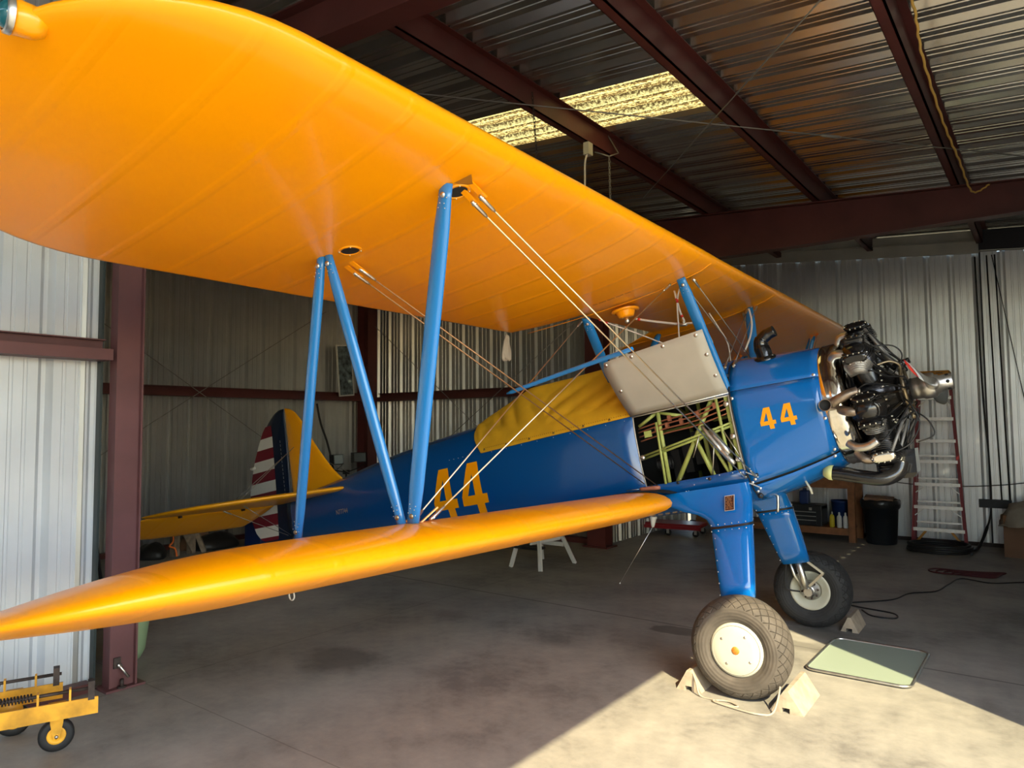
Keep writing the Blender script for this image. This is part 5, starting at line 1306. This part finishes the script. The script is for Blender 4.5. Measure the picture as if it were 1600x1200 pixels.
# cardboard box with cloth
cbx = empty('cardboard_box', 'brown cardboard box at the right edge by the wall', 'box', (-.22, 11.5, 0), (0, 0, -.04))
build('carton', MB().box((-.36, -.26, 0), (.36, .28, .53)), M_card, cbx); build('tape_line', MB().box((-.361, -.263, .38), (.361, -.26, .385)), M_wood, cbx)
mb = MB(); rows = []
for i in range(17):
    row = []
    for j in range(17):
        u = -1+2*i/16; v_ = -1+2*j/16; x = u*.44; y = v_*.36
        z = .60+.38*math.exp(-((u-.5)**2+v_**2)*1.6)+.02*math.sin(7*u+3*v_)+.015*math.sin(11*v_)
        dx = max(0, abs(x)-.37); dy = max(0, abs(y)-.28); 
        if dx or dy: z -= 1.0*(dx+dy)+.12+.06*math.sin(6*u+8*v_); 
        row.append(V(x, y, max(z, .40)))
    rows.append(row)
mb.loft(rows, closed=False); ct = build('dust_cloth', mb, M_tarp, loc=(-.20, 11.5, 0)); q = ct.modifiers.new('skin', 'SOLIDIFY'); q.thickness = .006; tag(ct, 'beige cloth heaped over the cardboard box at the right edge', 'cloth')
# extension cord behind the far wheel
pts = catmull([V(-1.50, 7.32, .008), V(-1.38, 7.15, .008), V(-1.20, 7.18, .008), V(-1.25, 7.35, .008), V(-1.55, 7.42, .008), V(-1.66, 7.52, .008), V(-1.35, 7.9, .008), V(-1.25, 8.3, .008), V(-1.05, 8.55, .008), V(-.98, 9.0, .008), V(-.9, 9.4, .008), V(-.62, 9.32, .008), V(-.35, 9.55, .008), V(.3, 10.0, .008)], 8)
tag(build('extension_cord', MB().tube(pts, .007, 6), M_blackm), 'dark cord snaking over the floor from the far wheel to the right edge', 'cord')
mb = MB()
for k in range(5): mb.tube([V(-.92+.05*k+.34*math.cos(t)*(1-.1*k), 9.75+.16*math.sin(t+.4*k)+.03*math.sin(3*t), .009+.004*k) for t in np.linspace(0, 2*PI, 33)[:-1]], .008, 6, closed=True)
tag(build('coiled_cord', mb, mat('dark_red_cord', (.07, .008, .010), .6)), 'dark red cord in loose loops on the floor at the right', 'cord')
# glass sheet on the floor
def rrect(x0, x1, y0, y1, r, n=6, f=lambda x, y: (x, y)):
    out = []
    for cx_, cy_, a in ((x1-r, y1-r, 0), (x0+r, y1-r, PI/2), (x0+r, y0+r, PI), (x1-r, y0+r, 3*PI/2)):
        for k in range(n+1): t = a+PI/2*k/n; out.append(f(cx_+r*math.cos(t), cy_+r*math.sin(t)))
    return out
M_glass = mat('tinted_pane', (.29, .35, .28), .32, spec=.35)
gs = empty('tinted_pane', 'grey-green tinted pane with a metal edge lying on the floor right of the wheel', 'pane', (-1.15, 5.80, 0))
pr = rrect(-.33, .33, -.46, .43, .07)
build('pane', MB().prism(pr, .014, .016), M_glass, gs)
build('edge_trim', MB().tube([V(x, y, .016) for x, y in pr], .010, 6, closed=True), M_alu, gs)
# chocks
def chock(name, c, rz, lbl, L=.28, w_=.17, h=.13, m=M_alu, notch=True):
    # triangular section, long axis Y
    poly = [(-w_/2, 0), (-.025, 0), (-.025, .03), (.02, .03), (.02, 0), (w_/2, 0), (.012, h), (-.012, h)] if notch else [(-w_/2, 0), (w_/2, 0), (.02, h), (-.02, h)]
    M_ = Matrix(((1,0,0,0),(0,0,1,0),(0,1,0,0),(0,0,0,1)))
    o = build(name, MB().prism(poly, -L/2, L/2, M_), m, loc=c); o.rotation_euler = (0, 0, rz); return tag(o, lbl, 'chock')
M_chock = mat('sunbleached_wood', (.32, .26, .19), .8, var=.25, vscale=14, bump=.3, bscale=40)
chock('wheel_chock', (-1.985, 4.72, 0), .03, 'small triangular wooden chock behind the near wheel', .46, .17, .13, M_chock)
chock('wheel_chock', (-1.365, 4.70, 0), .03, 'triangular wooden chock in front of the near wheel, sunlit', .42, .20, .13, M_chock)
chock('wheel_chock', (-1.44, 6.68, 0), .03, 'grey triangular chock against the front of the far wheel', .34, .14, .12, M_chock)
pts = catmull([V(-1.97, 4.52, .13), V(-1.92, 4.47, .08), V(-1.88, 4.44, .008), V(-1.78, 4.42, .008), V(-1.70, 4.38, .008), V(-1.62, 4.40, .008), V(-1.70, 4.45, .008), V(-1.78, 4.40, .008), V(-1.6, 4.36, .008), V(-1.48, 4.36, .008), V(-1.42, 4.42, .008), V(-1.40, 4.47, .08), V(-1.40, 4.52, .14)], 6)
tag(build('chock_rope', MB().tube(pts, .006, 6), M_tarp), 'thin rope tying the two chocks of the near wheel together', 'rope')
# yellow tow dolly at the lower left
dl = empty('tow_dolly', 'worn yellow tow dolly with spring-loaded pins and a caster wheel, lower left corner', 'dolly', (-4.35, 1.3, 0), (0, 0, 0))
d0 = V(-4.35, 1.3, 0)
def rel(p): return Vector(p)-d0
def beam(a, b, lbl=None):
    a = rel(a); b = rel(b); u = (b-a).normalized(); o = build('side_beam', MB().bar(a, b, .012, .085).bar(a+V(-.04,0,-.038), b+V(-.04,0,-.038), .08, .008), M_cartY, dl); pp = []
    up = V(0,0,1)
    for t, h in ((-.44, .075), (-.26, .07), (-.12, .07)):
        q = b+u*t; build('lug', MB().bar(q+V(-.02,0,.03), q+V(-.02,0,.03+h), .045, .010, u), M_cartY, dl)
    q = b-u*.025; build('end_lug', MB().bar(q+V(-.02,0,.03), q+V(-.02,0,.125), .05, .03, u), M_rust, dl)
    build('pin', MB().tube([b+u*-.56+V(-.02,0,.085), b+u*-.0+V(-.02,0,.085)], .009, 8), M_rust, dl)
    build('pin_handle', MB().tube([b+u*-.60+V(-.02,0,.082), b+u*-.53+V(-.02,0,.085)], .018, 10), M_wht2, dl)
    mb = MB(); s0 = b+u*-.42+V(-.02,0,.085); sd = u.cross(up).normalized()
    mb.tube([s0+u*(.14*k/120)+(sd*math.cos(k*PI/6)+up*math.sin(k*PI/6))*.018 for k in range(121)], .0035, 5); build('spring', mb, M_rust, dl)
beam((-4.54, .55, .29), (-4.08, 1.745, .29)); beam((-4.90, .55, .29), (-4.46, 1.72, .29))
build('cross_member', MB().bar(rel((-4.56, 1.46, .26)), rel((-4.20, 1.46, .26)), .06, .02), M_cartY, dl); build('cross_member', MB().bar(rel((-4.80, .80, .26)), rel((-4.46, .80, .26)), .06, .02), M_cartY, dl)
build('draw_bar', MB().bar(rel((-4.72, .5, .27)), rel((-4.36, 1.45, .265)), .04, .04), M_rust, dl); build('hinge_lug', MB().lathe([(0, .03), (.05, .03), (.055, .02), (.055, 0)], rel((-4.37, 1.44, .29)), (1,-.3,0), 18), M_cartY, dl)
def caster(x, y, r=.085):
    w_ = build('caster_wheel', MB().lathe([(.0, -.0), (r*.5, -.02), (r*.85, -.024), (r, -.014), (r, .014), (r*.85, .024), (r*.5, .02), (.0, .0)], (0,0,0), (1,0,0), 32), M_tyre2, dl, loc=tuple(rel((x, y, r)))); w_.rotation_euler = (0, 0, -.35)
    build('wheel_rim', MB().lathe([(0, .028), (.014, .028), (.02, .02), (.036, .020), (.045, .024), (.046, .016)], (0,0,0), (1,0,0), 24), M_cartY, w_)
    build('axle_nut', MB().lathe([(0, .046), (.009, .046), (.010, .03)], (0,0,0), (1,0,0), 6), M_alu, w_)
    build('caster_fork', MB().prism([(-.014, -.012), (.014, -.012), (.030, .07), (.036, .165), (-.036, .165), (-.030, .07)], .030, .036, Matrix(((0,0,1,0),(1,0,0,0),(0,1,0,0),(0,0,0,1)))).box((-.03, -.04, .152), (.038, .04, .165)), M_cartY, w_)
caster(-4.385, 1.665); caster(-4.80, 1.60)
